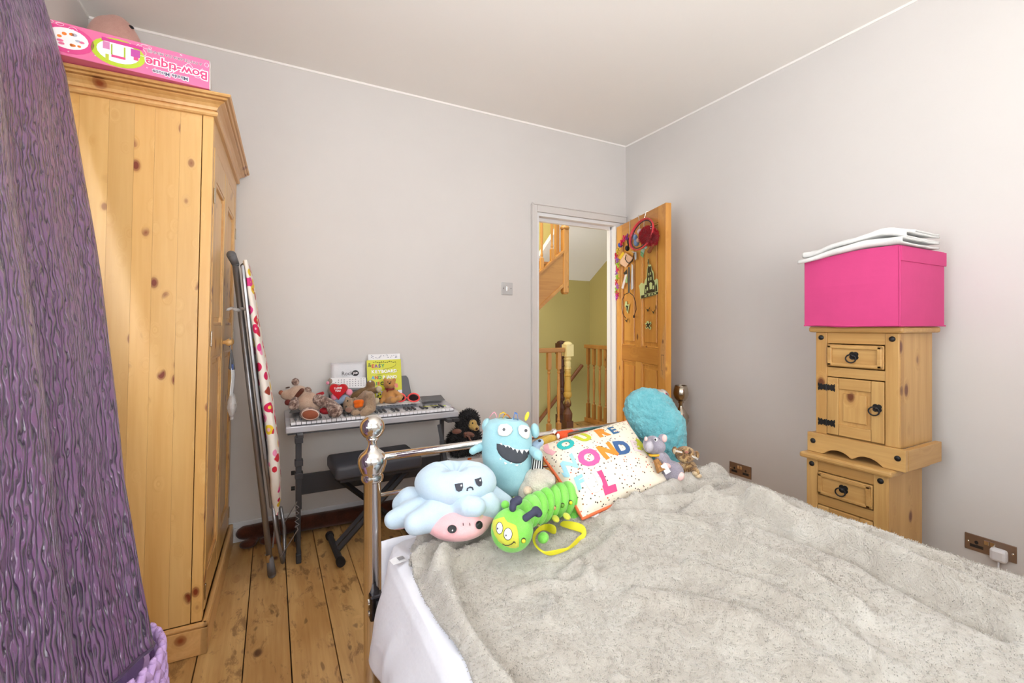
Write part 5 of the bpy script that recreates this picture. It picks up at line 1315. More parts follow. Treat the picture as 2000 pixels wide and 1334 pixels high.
obj('eye', MB().ell(q8(420, 295, -.034), (.006, .004, .0065)), M_PAPER, T.t, smooth=True); obj('pupil', MB().ell(q8(410, 293, -.038), (.003, .003, .004)), M_BLACK, T.t)
blob('body', [('e', q8(560, 700, .0), (14*k, .032, 18*k), (0, -.5, 0)), ('e', q8(740, 930, -.02), (22*k, .045, 20*k)), ('c', q8(520, 650, -.02), q8(600, 770, -.04), .017, .013), ('e', q8(730, 1080, -.02), (14*k, .03, 10*k))], M_MOU, T.t, .004, 4)
obj('collar', MB().tube([q8(400+105*math.cos(q_), 595+20*math.sin(q_), -.012-.022*math.sin(q_)) for q_ in [2*PI*j/20 for j in range(20)]], .0042, 6, True), C_((226, 170, 40)), T.t)
blob('hand', [('c', q8(590, 780, -.045), q8(670, 830, -.05), .008, .009)], M_PKS, T.t, .003, 3)
blob('foot', [('e', q8(910, 1030, -.055), (7.5*k, .014, 9*k), (0, .5, 0))], M_PKS, T.t, .003, 3)
T0 = T
cs = P(*c8(520, 850), d=1.50)
tw = thing('wicker_bundle', 'small woven straw bundle held by the grey toy mouse', 'bundle', cs, -YAW)
obj('straw', MB().cone(P(*c8(420, 700), d=1.505)-cs, P(*c8(560, 960), d=1.49)-cs, .012, .017, 10) if False else MB().tube([Matrix.Rotation(YAW, 3, 'Z') @ (P(*c8(a, c), d=d_)-cs) for a, c, d_ in ((415, 690, 1.505), (470, 800, 1.50), (540, 930, 1.49))], [.009, .012, .017], 10), mat('woven_straw', (166, 116, 62), .7, mott=.45, mscale=120, bump=(140, .7, .004)), tw)
obj('paper_band', MB().prism([(-.006, -.014), (.010, -.014), (.010, .014), (-.006, .014)], Matrix.Rotation(YAW, 3, 'Z') @ (P(*c8(600, 880), d=1.485)-cs), (1, 0, .6), (-.6, 0, 1), .004), M_PAPER, tw)
# little tiger cub
M_TIG = None
def tigm():
    t = NT('tabby_plush'); v = t.coord((1, 1, 1.0))
    f = t.noise(v, 48, 4, .65, 1.2)
    t.set(Base_Color=t.ramp(f, [(.38, lin((92, 62, 34))), (.50, lin((150, 112, 66))), (.62, lin((196, 164, 112)))]), Roughness=.9, Sheen_Weight=.3)
    t.bump(t.noise(v, 240, 3), .9, .006); return t.m
M_TIG = tigm(); M_TIGL = plushm('cream_plush', (216, 192, 156))
T = Toy('tabby_cub', 'small tabby brown cub toy with whiskers at the right of the pile', 'soft toy', 1345, 934, 1.595); L = T.L; k = T.k
h_ = blob('head', [('e', q8(1010, 590), (20*k, .032, 16*k)), ('e', q8(1010, 660, -.015), (15*k, .026, 10*k))], M_TIG, T.t, .004, 3)
for a, c in ((800, 510), (1240, 600)): 
    blob('ear', [('e', q8(a, c, .0), (5.5*k, .010, 8*k))], M_TIG, T.t, .003, 2)
blob('inner_ear', [('e', q8(790, 530, -.012), (3*k, .006, 6*k))], M_TIGL, T.t, .003, 2)
b_ = blob('body', [('e', q8(1060, 870), (18*k, .032, 18*k)), ('e', q8(1050, 1000, -.01), (20*k, .04, 9*k)), ('c', q8(1160, 850, -.02), q8(1230, 960, -.045), .014, .013), ('c', q8(920, 820, -.02), q8(870, 830, -.03), .014, .014)], M_TIG, T.t, .004, 3)
for a, c, r_ in ((860, 800, 5), (1200, 970, 5), (1270, 1020, 7), (1070, 1030, 5)): blob('paw', [('e', q8(a, c, -.05), (r_*k, .012, 4.5*k))], M_TIGL, T.t, .003, 2)
blob('nose', [('e', q8(1035, 545, -.034), (4*k, .006, 3*k))], plushm('rose_plush', (196, 130, 110)), T.t, .003, 1)
wq = MB()
for j in range(4): wq.tube([q8(950, 540+j*8, -.035), q8(880, 520+j*9, -.042), q8(815, 500+j*12, -.045)], .0007, 4)
for j in range(3): wq.tube([q8(1140, 610+j*12, -.035), q8(1210, 640+j*14, -.04), q8(1270, 670+j*18, -.04)], .0007, 4)
obj('whiskers', wq, C_((226, 222, 214)), T.t, kind='stuff')
obj('eye', MB().ell(q8(960, 520, -.032), .0025).ell(q8(1100, 560, -.032), .0025), M_BLACK, T.t)

# caterpillar
M_CAT = plushm('lime_velour', (150, 226, 112), (122, 208, 80), 420, .2, .06); M_CATY = plushm('lemon_velour', (220, 222, 90), (208, 208, 70), 420, .2, .04)
T = Toy('caterpillar_toy', 'lime green caterpillar toy with a smiling yellow face on the blanket', 'soft toy', 1005, 1074, 1.175); L = T.L; k = T.k
c4 = lambda a, b_: (940+a/8.339, 940+b_/8.339)
def q4(a, b_, dy=0): return L(*c4(a, b_), dy)
rH = (42*k, .048, 42*k); cH = (*c4(500, 790), 0)
blob('head', [('e', L(*cH), rH)], M_CAT, T.t, .004, 6)
segs = [(690, 560, .06, 30, 34), (800, 480, .095, 30, 36), (910, 440, .13, 30, 38), (1020, 390, .165, 28, 40), (1130, 340, .195, 26, 40), (1250, 310, .22, 26, 40), (1370, 290, .245, 25, 40), (1480, 280, .265, 24, 38), (1600, 260, .285, 24, 34)]
for a, b_, dy, rx, rz_ in segs:
    kk = (T.dep+dy)/F
    blob('segment', [('e', q4(a, b_, dy), (rx*kk*.62, .055, rz_*kk*.86), (0, .30, .25))], M_CAT, T.t, .004, 3)
blob('tail', [('e', q4(1640, 200, .30), (16*k, .035, 18*k))], M_CAT, T.t, .005, 4)
def faceH(px, m, nm, off, th=.0015):
    vs = [onface2(*c4(a, b_), off) for a, b_ in px]; q = MB(); n = len(vs)
    cv_ = onface2(*c4(sum(p[0] for p in px)/n, sum(p[1] for p in px)/n), off+th)
    B = [q.b.verts.new(v+Vector((0, -th, 0))) for v in vs]; A = [q.b.verts.new(v+Vector((0, .003, 0))) for v in vs]; C = q.b.verts.new(cv_)
    for i in range(n):
        q.b.faces.new((B[i], B[(i+1) % n], C)); q.b.faces.new((A[i], A[(i+1) % n], B[(i+1) % n], B[i]))
    return obj(nm, q, m, T.t, smooth=False)
def onface2(u, v, off):
    cc = L(*cH); y = 0
    for _ in range(6):
        p = L(u, v, y); e_ = 1-((p.x-cc.x)/rH[0])**2-((p.z-cc.z)/rH[2])**2
        y = cc.y-(rH[1])*math.sqrt(max(e_, .015))
    return L(u, v, y-off)
def ringfill(px, m, nm, off):                     # patch that follows the head: concentric rings
    cu = sum(p[0] for p in px)/len(px); cv_ = sum(p[1] for p in px)/len(px); q = MB(); rings = []
    for s_ in (1, .97, .8, .6, .4, .2, .02): rings.append([q.b.verts.new(onface2(*c4(cu+(a-cu)*s_, cv_+(b_-cv_)*s_), off if s_ < .99 else -.002)) for a, b_ in px])
    n = len(px)
    for A, B in zip(rings, rings[1:]):
        for i in range(n): q.b.faces.new((A[i], A[(i+1) % n], B[(i+1) % n], B[i]))
    return obj(nm, q, m, T.t, smooth=True)
face = [(185, 640), (240, 610), (300, 590), (370, 575), (395, 620), (430, 660), (510, 690), (570, 720), (595, 800), (610, 900), (618, 1000), (615, 1070), (560, 1095), (470, 1090), (370, 1050), (280, 980), (210, 870), (175, 750)]
ringfill(face, M_CATY, 'face', .0022)
def ell4(cx, cy, rx, ry, n=20): return [(cx+rx*math.cos(2*PI*j/n), cy+ry*math.sin(2*PI*j/n)) for j in range(n)]
for cx, cy, rx, ry in ((297, 763, 60, 104), (434, 860, 75, 106)):
    ringfill(ell4(cx, cy, rx, ry), M_BLACK, 'eye_outline', .0030); ringfill(ell4(cx, cy, rx-9, ry-9), M_EYEW, 'eye', .0042)
for cx, cy in ((266, 770), (403, 882)): ringfill(ell4(cx, cy, 12, 18, 10), C_((70, 76, 84)), 'pupil', .0052)
obj('smile', MB().tube([onface2(*c4(a, b_), .004) for a, b_ in ((345, 1020), (390, 1045), (440, 1045), (490, 1025), (530, 995), (545, 985))], .0011, 5).tube([onface2(*c4(a, b_), .004) for a, b_ in ((520, 985), (545, 990), (555, 1010))], .001, 5), C_((60, 64, 40)), T.t)
M_ANT = mat('navy_velour', (62, 64, 86), .85, bump=(300, .4, .002))
blob('antenna', [('c', q4(510, 440, -.01), q4(530, 340, .01), .0095, .009), ('c', q4(530, 340, .01), q4(600, 310, .015), .011, .012)], M_ANT, T.t, .003, 2)
blob('antenna', [('c', q4(720, 600, -.02), q4(820, 530, -.015), .0095, .009), ('c', q4(820, 530, -.015), q4(900, 480, .0), .009, .011), ('c', q4(890, 480, .0), q4(930, 520, .0), .012, .011)], M_ANT, T.t, .003, 2)
blob('foot', [('e', q4(390, 380, .06), (9*k, .015, 8*k))], M_CAT, T.t, .003, 2); blob('foot', [('e', q4(540, 285, .12), (5*k, .01, 4*k))], M_CATY, T.t, .003, 2)
blob('foot', [('e', q4(1010, 920, .04), (12*k, .02, 10*k), (0, -.4, 0))], M_CAT, T.t, .003, 2)
blob('foot', [('c', q4(1480, 500, .24), q4(1530, 650, .22), .018, .022)], M_CAT, T.t, .004, 3)
for a, b_, r_, dy, c_ in ((688, 965, 40, 0, (212, 206, 50)), (1070, 485, 34, .085, (110, 190, 60)), (1185, 430, 38, .120, (206, 160, 110)), (1320, 390, 38, .150, (96, 150, 50)), (1454, 343, 36, .178, (226, 220, 40)), (1608, 245, 35, .212, (190, 210, 110)), (930, 715, 22, .045, (190, 170, 120))):
    kk = (T.dep+dy)/F/8.339*1.0
    if dy == 0: c_p = onface2(*c4(a, b_), .001)
    else: c_p = q4(a, b_, dy)
    if dy: c_p = q4(a, b_, dy+.012)
    obj('spot_edge', MB().ell(c_p, (r_*kk*1.0, .006, r_*kk*1.05), (0, 0, .5), seg=16), C_((60, 66, 40)), T.t, smooth=True)
    obj('spot', MB().ell(c_p+Vector((0, -.0025, 0)), (r_*kk*.82, .006, r_*kk*.86), (0, 0, .5), seg=16), C_(c_), T.t, smooth=True)
for a, b_ in ((1210, 610), (1390, 570)): blob('yellow_foot', [('e', q4(a, b_, .13), (9*k, .02, 5.5*k), (0, .3, 0))], M_CATY, T.t, .003, 2)
# strap: flat yellow band standing on edge
def strap(px, m):
    q = MB(); A = []
    for (u, v), (u2, v2) in px:
        A.append((u, v, u2, v2))
    V = []
    for u, v, u2, v2 in A:
        b0 = P(*c4(u2, v2), z=.560); d_ = SN*b0.x+CS*b0.y
        t0 = P(*c4(u, v), d=d_)
        R_ = Matrix.Rotation(YAW, 3, 'Z')
        V.append((q.b.verts.new(R_ @ (t0-T.o)), q.b.verts.new(R_ @ (b0-T.o))))
    for a, b_ in zip(V, V[1:]): q.b.faces.new((a[0], b_[0], b_[1], a[1]))
    o = obj('wrist_strap', q, m, T.t, smooth=True, solid=.0022, sub=2); return o
M_STRAP = mat('yellow_webbing', (226, 216, 42), .6, bump=(500, .3, .001))
strap([((1235, 730), (1225, 885)), ((1150, 690), (1140, 860)), ((1060, 680), (1050, 800)), ((950, 720), (960, 810)), ((870, 800), (890, 880)), ((825, 900), (875, 960)), ((835, 1000), (900, 1040)), ((890, 1090), (960, 1100)), ((980, 1160), (1040, 1150)), ((1080, 1222), (1110, 1130)), ((1200, 1210), (1220, 1110)), ((1320, 1165), (1330, 1085)), ((1420, 1120), (1400, 1085)), ((1500, 1080), (1490, 1000)), ((1600, 1000), (1570, 900)), ((1740, 890), (1630, 860)), ((1700, 740), (1640, 850)), ((1660, 700), (1560, 820)), ((1540, 655), (1450, 790)), ((1420, 640), (1330, 750)), ((1300, 640), (1260, 720))], M_STRAP)

# cream fluffy toy and striped toy tucked between monster and cushion
M_FLF = plushm('cream_fluffy_plush', (226, 220, 206), (200, 190, 172), 200, .9)
T = Toy('fluffy_toy', 'cream fluffy toy squashed between the monster toy and the slogan cushion', 'soft toy', 1050, 985, 1.40); L = T.L; k = T.k
b_ = blob('body', [('e', L(1052, 940, .0), (30*k, .05, 28*k)), ('e', L(1035, 962, -.01), (24*k, .045, 20*k)), ('e', L(1075, 937, -.03), (11*k, .03, 10*k))], M_FLF, T.t, .006, 4, .01, .03)
blob('peach_paw', [('e', L(1030, 958, -.05), (9*k, .02, 8*k))], plushm('peach_plush', (232, 206, 180)), T.t, .004, 2)
T = Toy('striped_toy', 'black and white striped soft cube tucked behind the fluffy toy', 'soft toy', 1048, 920, 1.425); L = T.L; k = T.k
o = obj('block', MB().prism([(-12*k, 0), (10*k, 0), (13*k, 34*k), (-6*k, 36*k)], (0, .02, 0), (1, 0, 0), (0, 0, 1), .05), M_EYEW, T.t, bev=.006)
q = MB()
for j in range(5): q.prism([(-11.5*k+j*5*k, 1*k), (-9*k+j*5*k, 1*k), (-4.5*k+j*4.2*k, 34*k), (-7*k+j*4.4*k, 34*k)], (0, -.0305, 0), (1, 0, 0), (0, 0, 1), .001)
obj('black_stripe', q, M_BLACK, T.t)
T = Toy('yellow_orange_toy', 'yellow and orange soft toy poking up behind the slogan cushion', 'soft toy', 1080, 905, 1.66); L = T.L; k = T.k
blob('body', [('e', L(1072, 872), (20*k, .03, 20*k)), ('e', L(1078, 858, -.0), (12*k, .028, 9*k)), ('e', L(1060, 864), (9*k, .025, 8*k))], plushm('mustard_plush', (236, 196, 92)), T.t, .005, 3)
blob('orange_fin', [('e', L(1098, 853), (12*k, .02, 8*k)), ('c', L(1090, 846), L(1118, 841), .008, .006)], plushm('orange_red_plush', (232, 92, 52)), T.t, .005, 2)
obj('white_spot', MB().ell(L(1090, 852, -.025), (.006, .008, .010)), M_EYEW, T.t, smooth=True)
T = Toy('blue_white_toy', 'small blue and white toy peeping over the corner of the slogan cushion', 'soft toy', 1048, 885, 1.46); L = T.L; k = T.k
blob('body', [('c', L(1044, 869), L(1055, 864), .011, .013), ('e', L(1046, 875), (9*k, .02, 8*k))], plushm('powder_blue_plush', (178, 200, 224)), T.t, .004, 2)
obj('nose', MB().ell(L(1054, 861, -.016), (.005, .005, .004)), M_BLACK, T.t)

# ================================================================== CABINETS, PINK BOX, TOWEL
def cabinet(label, xf, y0, z0, W_, D_, extra=0):
    """xf: x of the front, y0: near side; front looks towards -x"""
    t = thing('bedside_cabinet', label, 'cabinet', (xf, y0, z0), 0, 'stacked bedside cabinets')
    H = .523
    mC, mR = M_CAB, M_CABY
    sw = .052
    # carcass
    box('near_side', (.012, 0, .075-extra*.0), (D_, .018, H), mC, t); box('far_side', (.012, W_-.018, .075), (D_, W_, H), mC, t)
    box('back_panel', (D_-.010, .019, .075), (D_-.002, W_-.019, H), mC, t); box('bottom_board', (.02, .019, .075), (D_-.011, W_-.019, .090), mR, t)
    box('corner_stile', (-.004, -.004, .083), (.020, sw-.010, H), mC, t, bev=.003); box('corner_stile', (-.004, W_-sw+.012, .083), (.020, W_+.004, H), mC, t, bev=.003)
    box('stile_bead', (.000, -.006, .083), (.030, .006, H), mC, t, bev=.002)
    ya, yb = sw-.010, W_-sw+.012
    box('top_rail', (.000, ya, .476), (.018, yb, H), mR, t); box('mid_rail', (.000, ya, .334), (.018, yb, .374), mR, t)
    # top slab, rounded
    o = box('top_slab', (-.026, -.024, H), (D_+.012, W_+.024, H+.024), mR, t, bev=.008)
    # plinth with a wavy apron
    n = 40; wv = []
    A, B = -.030, W_+.030
    for k in range(n+1):
        y = A+(B-A)*k/n; f = k/n; h = 0
        for c_ in (.36, .66): h = max(h, .026*max(0, 1-((f-c_)/.15)**2)**.8)
        wv.append((y, h))
    ap = wv+[(B, .083), (A, .083)]
    obj('apron', MB().prism(ap, (-.022, 0, 0), (0, 1, 0), (0, 0, 1), .022), mR, t, bev=.002)
    for yy in (-.030, W_+.008): box('plinth_side', (.004, yy, .0), (D_-.0, yy+.022, .080), M_CABX, t, bev=.002)
    # drawer
    dq = MB().box((-.006, ya+.003, .378), (.014, yb-.003, .472))
    d = obj('drawer', dq, mR, t, bev=.004)
    fr = MB()
    a0, a1, c0, c1 = ya+.006, yb-.006, .381, .469
    for (p0, p1, q0, q1) in ((a0, a1, c0, c0+.014), (a0, a1, c1-.014, c1), (a0, a0+.018, c0, c1), (a1-.018, a1, c0, c1)): fr.box((-.015, p0, q0), (-.004, p1, q1))
    obj('drawer_moulding', fr, mR, d, bev=.004)
    # door
    dq = MB(); z_0, z_1 = .088, .330
    y_a, y_b = ya+.002, yb-.002; s_ = .044
    dq.box((-.006, y_a, z_0), (.014, y_a+s_, z_1)).box((-.006, y_b-s_, z_0), (.014, y_b, z_1))
    d2 = obj('door', dq, mC, t, bev=.003)
    for zq in (z_0, z_1-.046): obj('door_rail', MB().box((-.005, y_a+s_+.001, zq), (.013, y_b-s_-.001, zq+.046)), mR, d2, bev=.003)
    obj('door_panel', MB().box((.004, y_a+s_-.004, z_0+.04), (.010, y_b-s_+.004, z_1-.04)).box((-.004, y_a+s_+.016, z_0+.062), (.006, y_b-s_-.016, z_1-.062)), mC, d2, bev=.006)
    # ironwork
    def plate(py, pz, s, par):
        pts = []
        for k in range(32):
            a = 2*PI*k/32; r = s*(.78+.30*abs(math.cos(2*a))**.7*(1 if True else 0)); pts.append((py+r*math.cos(a+PI/4), pz+r*math.sin(a+PI/4)))
        obj('backplate', MB().prism(pts, (-.0062-.0, 0, 0), (0, 1, 0), (0, 0, 1), -.0025), M_IRON, par)
    def ring(py, pz, par, tilt):
        c_ = Vector((-.020, py+.006, pz-.012)); r = .0165
        obj('ring_pull', MB().tube([c_+Vector((-.010*math.sin(q_)*0-.004*math.cos(q_), r*math.cos(q_), r*math.sin(q_))) for q_ in [2*PI*j/20 for j in range(20)]], .0028, 8, True), M_IRON, par, smooth=True)
        obj('ring_boss', MB().ell((-.014, py, pz), (.010, .006, .006), seg=10), M_IRON, par, smooth=True)
    ym = (ya+yb)/2
    plate(ym, .428, .0175, d); ring(ym, .428, d, 0)
    plate(y_a+.022, .226, .0165, d2); ring(y_a+.022, .226, d2, 0)
    for zc in (.135, .287):
        pts = [(0, .008), (.006, .013), (.012, .008), (.018, .015), (.024, .010), (.03, .017), (.032, .006), (.029, 0), (.032, -.006), (.03, -.017), (.024, -.010), (.018, -.015), (.012, -.008), (.006, -.013), (0, -.008)]
        for sg in (-1, 1): obj('strap_hinge', MB().prism([(y_b+.001+sg*(.002+a), zc+b_) for a, b_ in pts], (-.0066, 0, 0), (0, 1, 0), (0, 0, 1), -.002), M_IRON, d2)
        obj('hinge_barrel', MB().cone((-.009, y_b+.001, zc-.014), (-.009, y_b+.001, zc+.014), .003, .003, 8), M_IRON, d2)
    def stud(x, y, z): obj('stud', MB().ell((x, y, z), (.006, .011, .011), seg=14), M_IRON, t, smooth=True)
    stud(-.005, .018, .500); stud(-.005, W_-.018, .500); stud(-.023, -.006, .048); stud(-.023, W_+.006, .048)
    return t
M_CABX = wood('cabinet_pine_cross', (214, 172, 108), (186, 138, 76), (112, 62, 34), 0, 22, .45, 6, .15, .12, .1)
cabinet('upper pine bedside cabinet with ring pulls, stacked under the pink box', 2.118, .838, .596, .292, .288)
cabinet('lower pine bedside cabinet half hidden by the blanket, carrying the upper cabinet', 2.080, .860, .048, .288, .296)
pl = thing('plinth_blocks', 'pair of wooden blocks under the lower cabinet', 'block', (2.2, 1.0, 0))
for yy in (-.16, .12): box('block', (-.13, yy, 0), (.16, yy+.04, .048), M_CABX, pl)
# pink fabric box
px0, py0, pz0 = 2.058, .812, 1.144
pk = thing('pink_fabric_box', 'pink fabric storage box on top of the stacked cabinets', 'box', (px0, py0, pz0))
PW, PD, PH = .340, .385, .306
def pside(a, b_): return None
q = MB(); n = 14
def boxpt(i, j, f):                               # slightly slack fabric faces
    return None
lo = (0, 0, 0); hi = (PD, PW, PH)
mbp = MB().box(lo, hi); bmesh.ops.subdivide_edges(mbp.b, edges=mbp.b.edges[:], cuts=10, use_grid_fill=True)
for v in mbp.b.verts:
    x, y, z = v.co
    e = 4*(y/PW)*(1-y/PW)*4*(z/PH)*(1-z/PH) if x in (0, PD) else 0
    if x < 1e-5: v.co.x -= .006*e+.004*nz(y*9, z*9, 1)*e
    if y < 1e-5: v.co.y -= .004*4*(x/PD)*(1-x/PD)*4*(z/PH)*(1-z/PH)
    if z > PH-1e-5: v.co.z -= .022*sm(0, .6, 1-x/PD)*sm(.3, 1.0, y/PW)
    if z < 1e-5 and x < .01: v.co.z += .004*math.sin(y*25)
obj('fabric_body', mbp, M_PINKBOX, pk, smooth=False, bev=.003)
q = MB(); q.box((.004, -.006, PH-.060), (PD+.004, .0, PH-.004)); obj('lid_flap', q, M_PINKBOX, pk, bev=.002)
obj('seam_piping', MB().tube([(-.001, -.002, .004), (-.001, -.002, PH-.006)], .0025, 6).tube([(-.002, 0, .004), (-.004, PW*.4, .002), (-.003, PW*.8, .006), (0, PW, .004)], .003, 6).tube([(0, -.002, .003), (PD*.5, -.003, .004), (PD, -.002, .003)], .003, 6), M_PINKBOX, pk)
# folded towel draped over it
tw = thing('folded_towel', 'folded white towel draped over the pink box', 'towel', (px0, py0, pz0+PH))
def sagz(x, y): return .022*sm(0, .6, 1-max(0, x)/PD)*sm(.3, 1.0, y/PW)
def towelcurve(a, b_, base, th, wid, x0, lump):
    """one folded thickness: a runs round the fold (under, round the front edge, over), b_ along the box front"""
    y = -.016+b_*(PW+.030)
    hump = .024*math.exp(-((y-.07)/.075)**2)+.010*math.exp(-((y-.22)/.06)**2)
    z0 = base-sagz(x0, y)+lump*hump
    tk = th*(1+.35*math.sin(y*11+lump*3))
    xf = x0+.010*math.sin(y*14+lump*2)+.006*nz(y*9, lump)
    droop = .018*sm(.16, .34, y)*sm(.02, -.03, x0)
    if a < .42: q = a/.42; x = xf+wid*(1-q)+.004; z = z0-tk*.5; f = q
    elif a > .58: q = (a-.58)/.42; x = xf+wid*q+.004; z = z0+tk*.5; f = 1-q
    else:
        th_ = -PI/2+PI*(a-.42)/.16; x = xf+.004-tk*.5*math.cos(th_); z = z0+tk*.5*math.sin(th_); f = 1
    z -= droop*f**6
    z += .004*nz(x*12, y*12, lump+2)
    return Vector((x, y, z))
for nm, base, th, wid, x0, lump in (('towel_fold', .012, .016, .30, -.016, .25), ('towel_fold', .032, .016, .27, .010, .95), ('towel_fold', .046, .010, .20, .075, 1.25)):
    obj(nm, MB().grid(50, 46, lambda a, b_: towelcurve(a, b_, base, th, wid, x0, lump)), M_TOWEL, tw, smooth=True, solid=.006)
obj('hem_tag', MB().caps((.05, .20, .048), (.05, .165, .050), .0015), M_BLACK, tw)

# ------------------------------------------------------------------ candlestick by the wall behind the door
cdx, cdy = 2.372, P(1330, 760, x=2.372).y
cd = thing('candlestick', 'tall tarnished silver goblet candlestick between the door and the right wall', 'candlestick', (cdx, cdy, 0))
s_ = .0034
prof = [(.085, 0), (.088, .008), (.080, .018), (.05, .028), (.030, .045), (.022, .09), (.018, .16), (.022, .20), (.034, .215), (.024, .235), (.018, .28), (.022, .33), (.034, .38), (.024, .42), (.026, .455), (.036, .49), (.044, .51), (.049, .525), (.046, .535), (.051, .545), (.048, .56), (.038, .575), (.030, .59), (.022, .60), (.013, .615), (.013, .637), (.019, .642), (.016, .650), (.028, .656), (.041, .672), (.047, .694), (.0475, .705), (.045, .725), (.0385, .752), (.036, .752), (.042, .72), (.040, .68), (.01, .665)]
obj('stem_and_cup', MB().lathe(prof, 28), M_SILVER, cd, smooth=True)
obj('cup_rim', MB().tube([(.037*math.cos(q_), .037*math.sin(q_), .752) for q_ in [2*PI*j/28 for j in range(28)]], .0025, 6, True), M_SILVER, cd, smooth=True)

# ------------------------------------------------------------------ sockets and switch
def socket(label, y0, y1, z0, z1, plug=False):
    t = thing('wall_socket', label, 'socket', (XR, (y0+y1)/2, (z0+z1)/2), 0, 'bronze wall sockets')
    W2, H2 = abs(y1-y0)/2, abs(z1-z0)/2
    box('faceplate', (-.006, -W2, -H2), (-.0003, W2, H2), M_BRONZE, t, bev=.002)
    for sg in (-1, 1):
        q = MB()
        cy = sg*W2*.52
        q.ell((-.0064, cy, H2*.22-.004), (.0012, .006, .0075), seg=10)
        if not (plug and sg < 0):
            q.box((-.0068, cy-.016, -H2*.48), (-.0058, cy-.004, -H2*.30)).box((-.0068, cy+.004, -H2*.48), (-.0058, cy+.016, -H2*.30))
            obj('pin_slots', q, M_BLACK, t)
            obj('slot_surround', MB().box((-.0064, cy-.020, -H2*.58), (-.0056, cy+.020, -H2*.20)), C_((48, 44, 42)), t, bev=.003)
    for sg in (-1, 1): obj('rocker', MB().box((-.0095, sg*.0085-.0075, H2*.18), (-.005, sg*.0085+.0075, H2*.72)), M_CHROME, t, bev=.0012)
    for sg in (-1, 1): obj('screw', MB().ell((-.0062, sg*W2*.86, 0), (.0012, .004, .004), seg=10), M_CHROME, t)
    return t
socket('bronze double wall socket with both outlets empty, near the pillow end', 1.719, 1.864, .226, .301)
socket('bronze double wall socket with a white plug, at the right edge of the photo', .628, .776, .232, .297, True)
pg = thing('plug', 'white plug pushed into the socket at the right edge', 'plug', (XR-.006, .672, .252))
obj('plug_body', MB().box((-.034, -.024, -.025), (-.0005, .024, .024)), mat('white_plastic', (232, 232, 236), .35), pg, bev=.010)
obj('cable', MB().tube([(-.02, 0, -.022), (-.022, 0, -.05), (-.016, -.02, -.12), (-.012, -.03, -.235)], .0035, 8), mat('white_cable', (226, 226, 230), .5), pg, smooth=True)
ls = thing('light_switch', 'square steel light switch on the back wall beside the door', 'light switch', (1.448, YB, 1.404))
box('faceplate', (-.043, -.006, -.043), (.043, -.0003, .043), mat('brushed_steel', (196, 196, 196), .4, .4), ls, bev=.002)
box('rocker', (-.008, -.011, -.016), (.008, -.005, .016), M_CHROME, ls, bev=.002)
for sg in (-1, 1): obj('screw', MB().ell((sg*.029, -.0062, .002), (.0035, .0012, .0035), seg=10), C_((90, 90, 92)), ls)

# ================================================================== DOOR HANGINGS
zc7 = lambda a, b_: (1180+a/4.766, 380+b_/4.766)
RD = Matrix.Rotation(-rzd, 3, 'Z')
class Hang:
    """thing hung on the door face: local x along the door, y out of it (negative towards the room), z up"""
    def __init__(s, name, label, cat, a, b_, off=.004, group=None):
        s.off = off; s.o = DP(*zc7(a, b_), off); s.X = ex; s.N = nrm
        s.t = thing(name, label, cat, s.o, 0, group)
    def L(s, a, b_, off=None): return DP(*zc7(a, b_), s.off if off is None else off)-s.o
def sticker(name, label, polys, a, b_, group=None):
    H = Hang(name, label, 'sticker', a, b_, .0008, group)
    for lv, (nm, c_, pp) in enumerate(polys):
        q = MB()
        for pts in pp:
            A = [q.b.verts.new(H.L(x, y, .0004+.0012*lv)) for x, y in pts]; B = [q.b.verts.new(H.L(x, y, .0012+.0012*lv)) for x, y in pts]; n = len(pts)
            try:
                q.b.faces.new(B); q.b.faces.new(A[::-1])
                for i in range(n): q.b.faces.new((A[i], A[(i+1) % n], B[(i+1) % n], B[i]))
            except ValueError: pass
        obj(nm, q, C_(c_, .5), H.t)
    return H
GL = (206, 222, 160); BKK = (30, 32, 28)
cast_out = [(338, 972), (330, 880), (322, 850), (345, 820), (372, 830), (378, 800), (396, 770), (398, 700), (410, 650), (402, 620), (410, 590), (416, 620), (420, 655), (436, 650), (444, 700), (460, 720), (462, 790), (470, 800), (486, 780), (500, 790), (502, 850), (500, 928)]
cast_blk = [[(344, 968), (344, 940), (500, 905), (500, 925)], [(372, 930), (380, 845), (396, 840), (398, 790), (402, 740), (404, 690), (412, 660), (420, 672), (436, 665), (440, 710), (452, 735), (456, 790), (470, 815), (474, 905)], [(404, 640), (408, 600), (414, 600), (414, 660)], [(476, 905), (476, 830), (484, 850), (490, 820), (494, 900)]]
cast_win = [[(412, 730), (420, 728), (420, 752), (412, 755)], [(428, 722), (436, 720), (436, 745), (428, 748)], [(410, 775), (420, 772), (420, 800), (410, 804)], [(430, 768), (440, 765), (440, 795), (430, 798)], [(396, 865), (408, 860), (408, 890), (396, 895)], [(420, 825), (434, 815), (448, 825), (446, 880), (424, 885)], [(384, 880), (390, 878), (390, 915), (384, 918)], [(452, 850), (464, 845), (464, 880), (452, 885)], [(376, 940), (396, 936), (396, 948), (376, 952)], [(410, 930), (430, 926), (430, 938), (410, 942)], [(440, 924), (456, 920), (456, 932), (440, 936)], [(466, 918), (484, 914), (484, 924), (466, 928)]]
sticker('castle_sticker', 'black and pale green haunted castle sticker on the open door', [('backing', GL, [cast_out]), ('print', BKK, cast_blk), ('window_print', GL, cast_win)], 420, 970)
def bat(label, cx, cy, s, rot=0):
    pts = [(-20, -24), (-14, -6), (-6, -2), (0, -4), (4, 6), (10, -2), (16, -8), (18, -26), (10, -10), (4, 14), (0, 22), (-4, 12), (-10, 2), (-18, -10)]
    sticker('bat_sticker', label, [('print', BKK, [[(cx+x*s, cy+y*s) for x, y in pts]])], cx, cy, 'bat stickers')
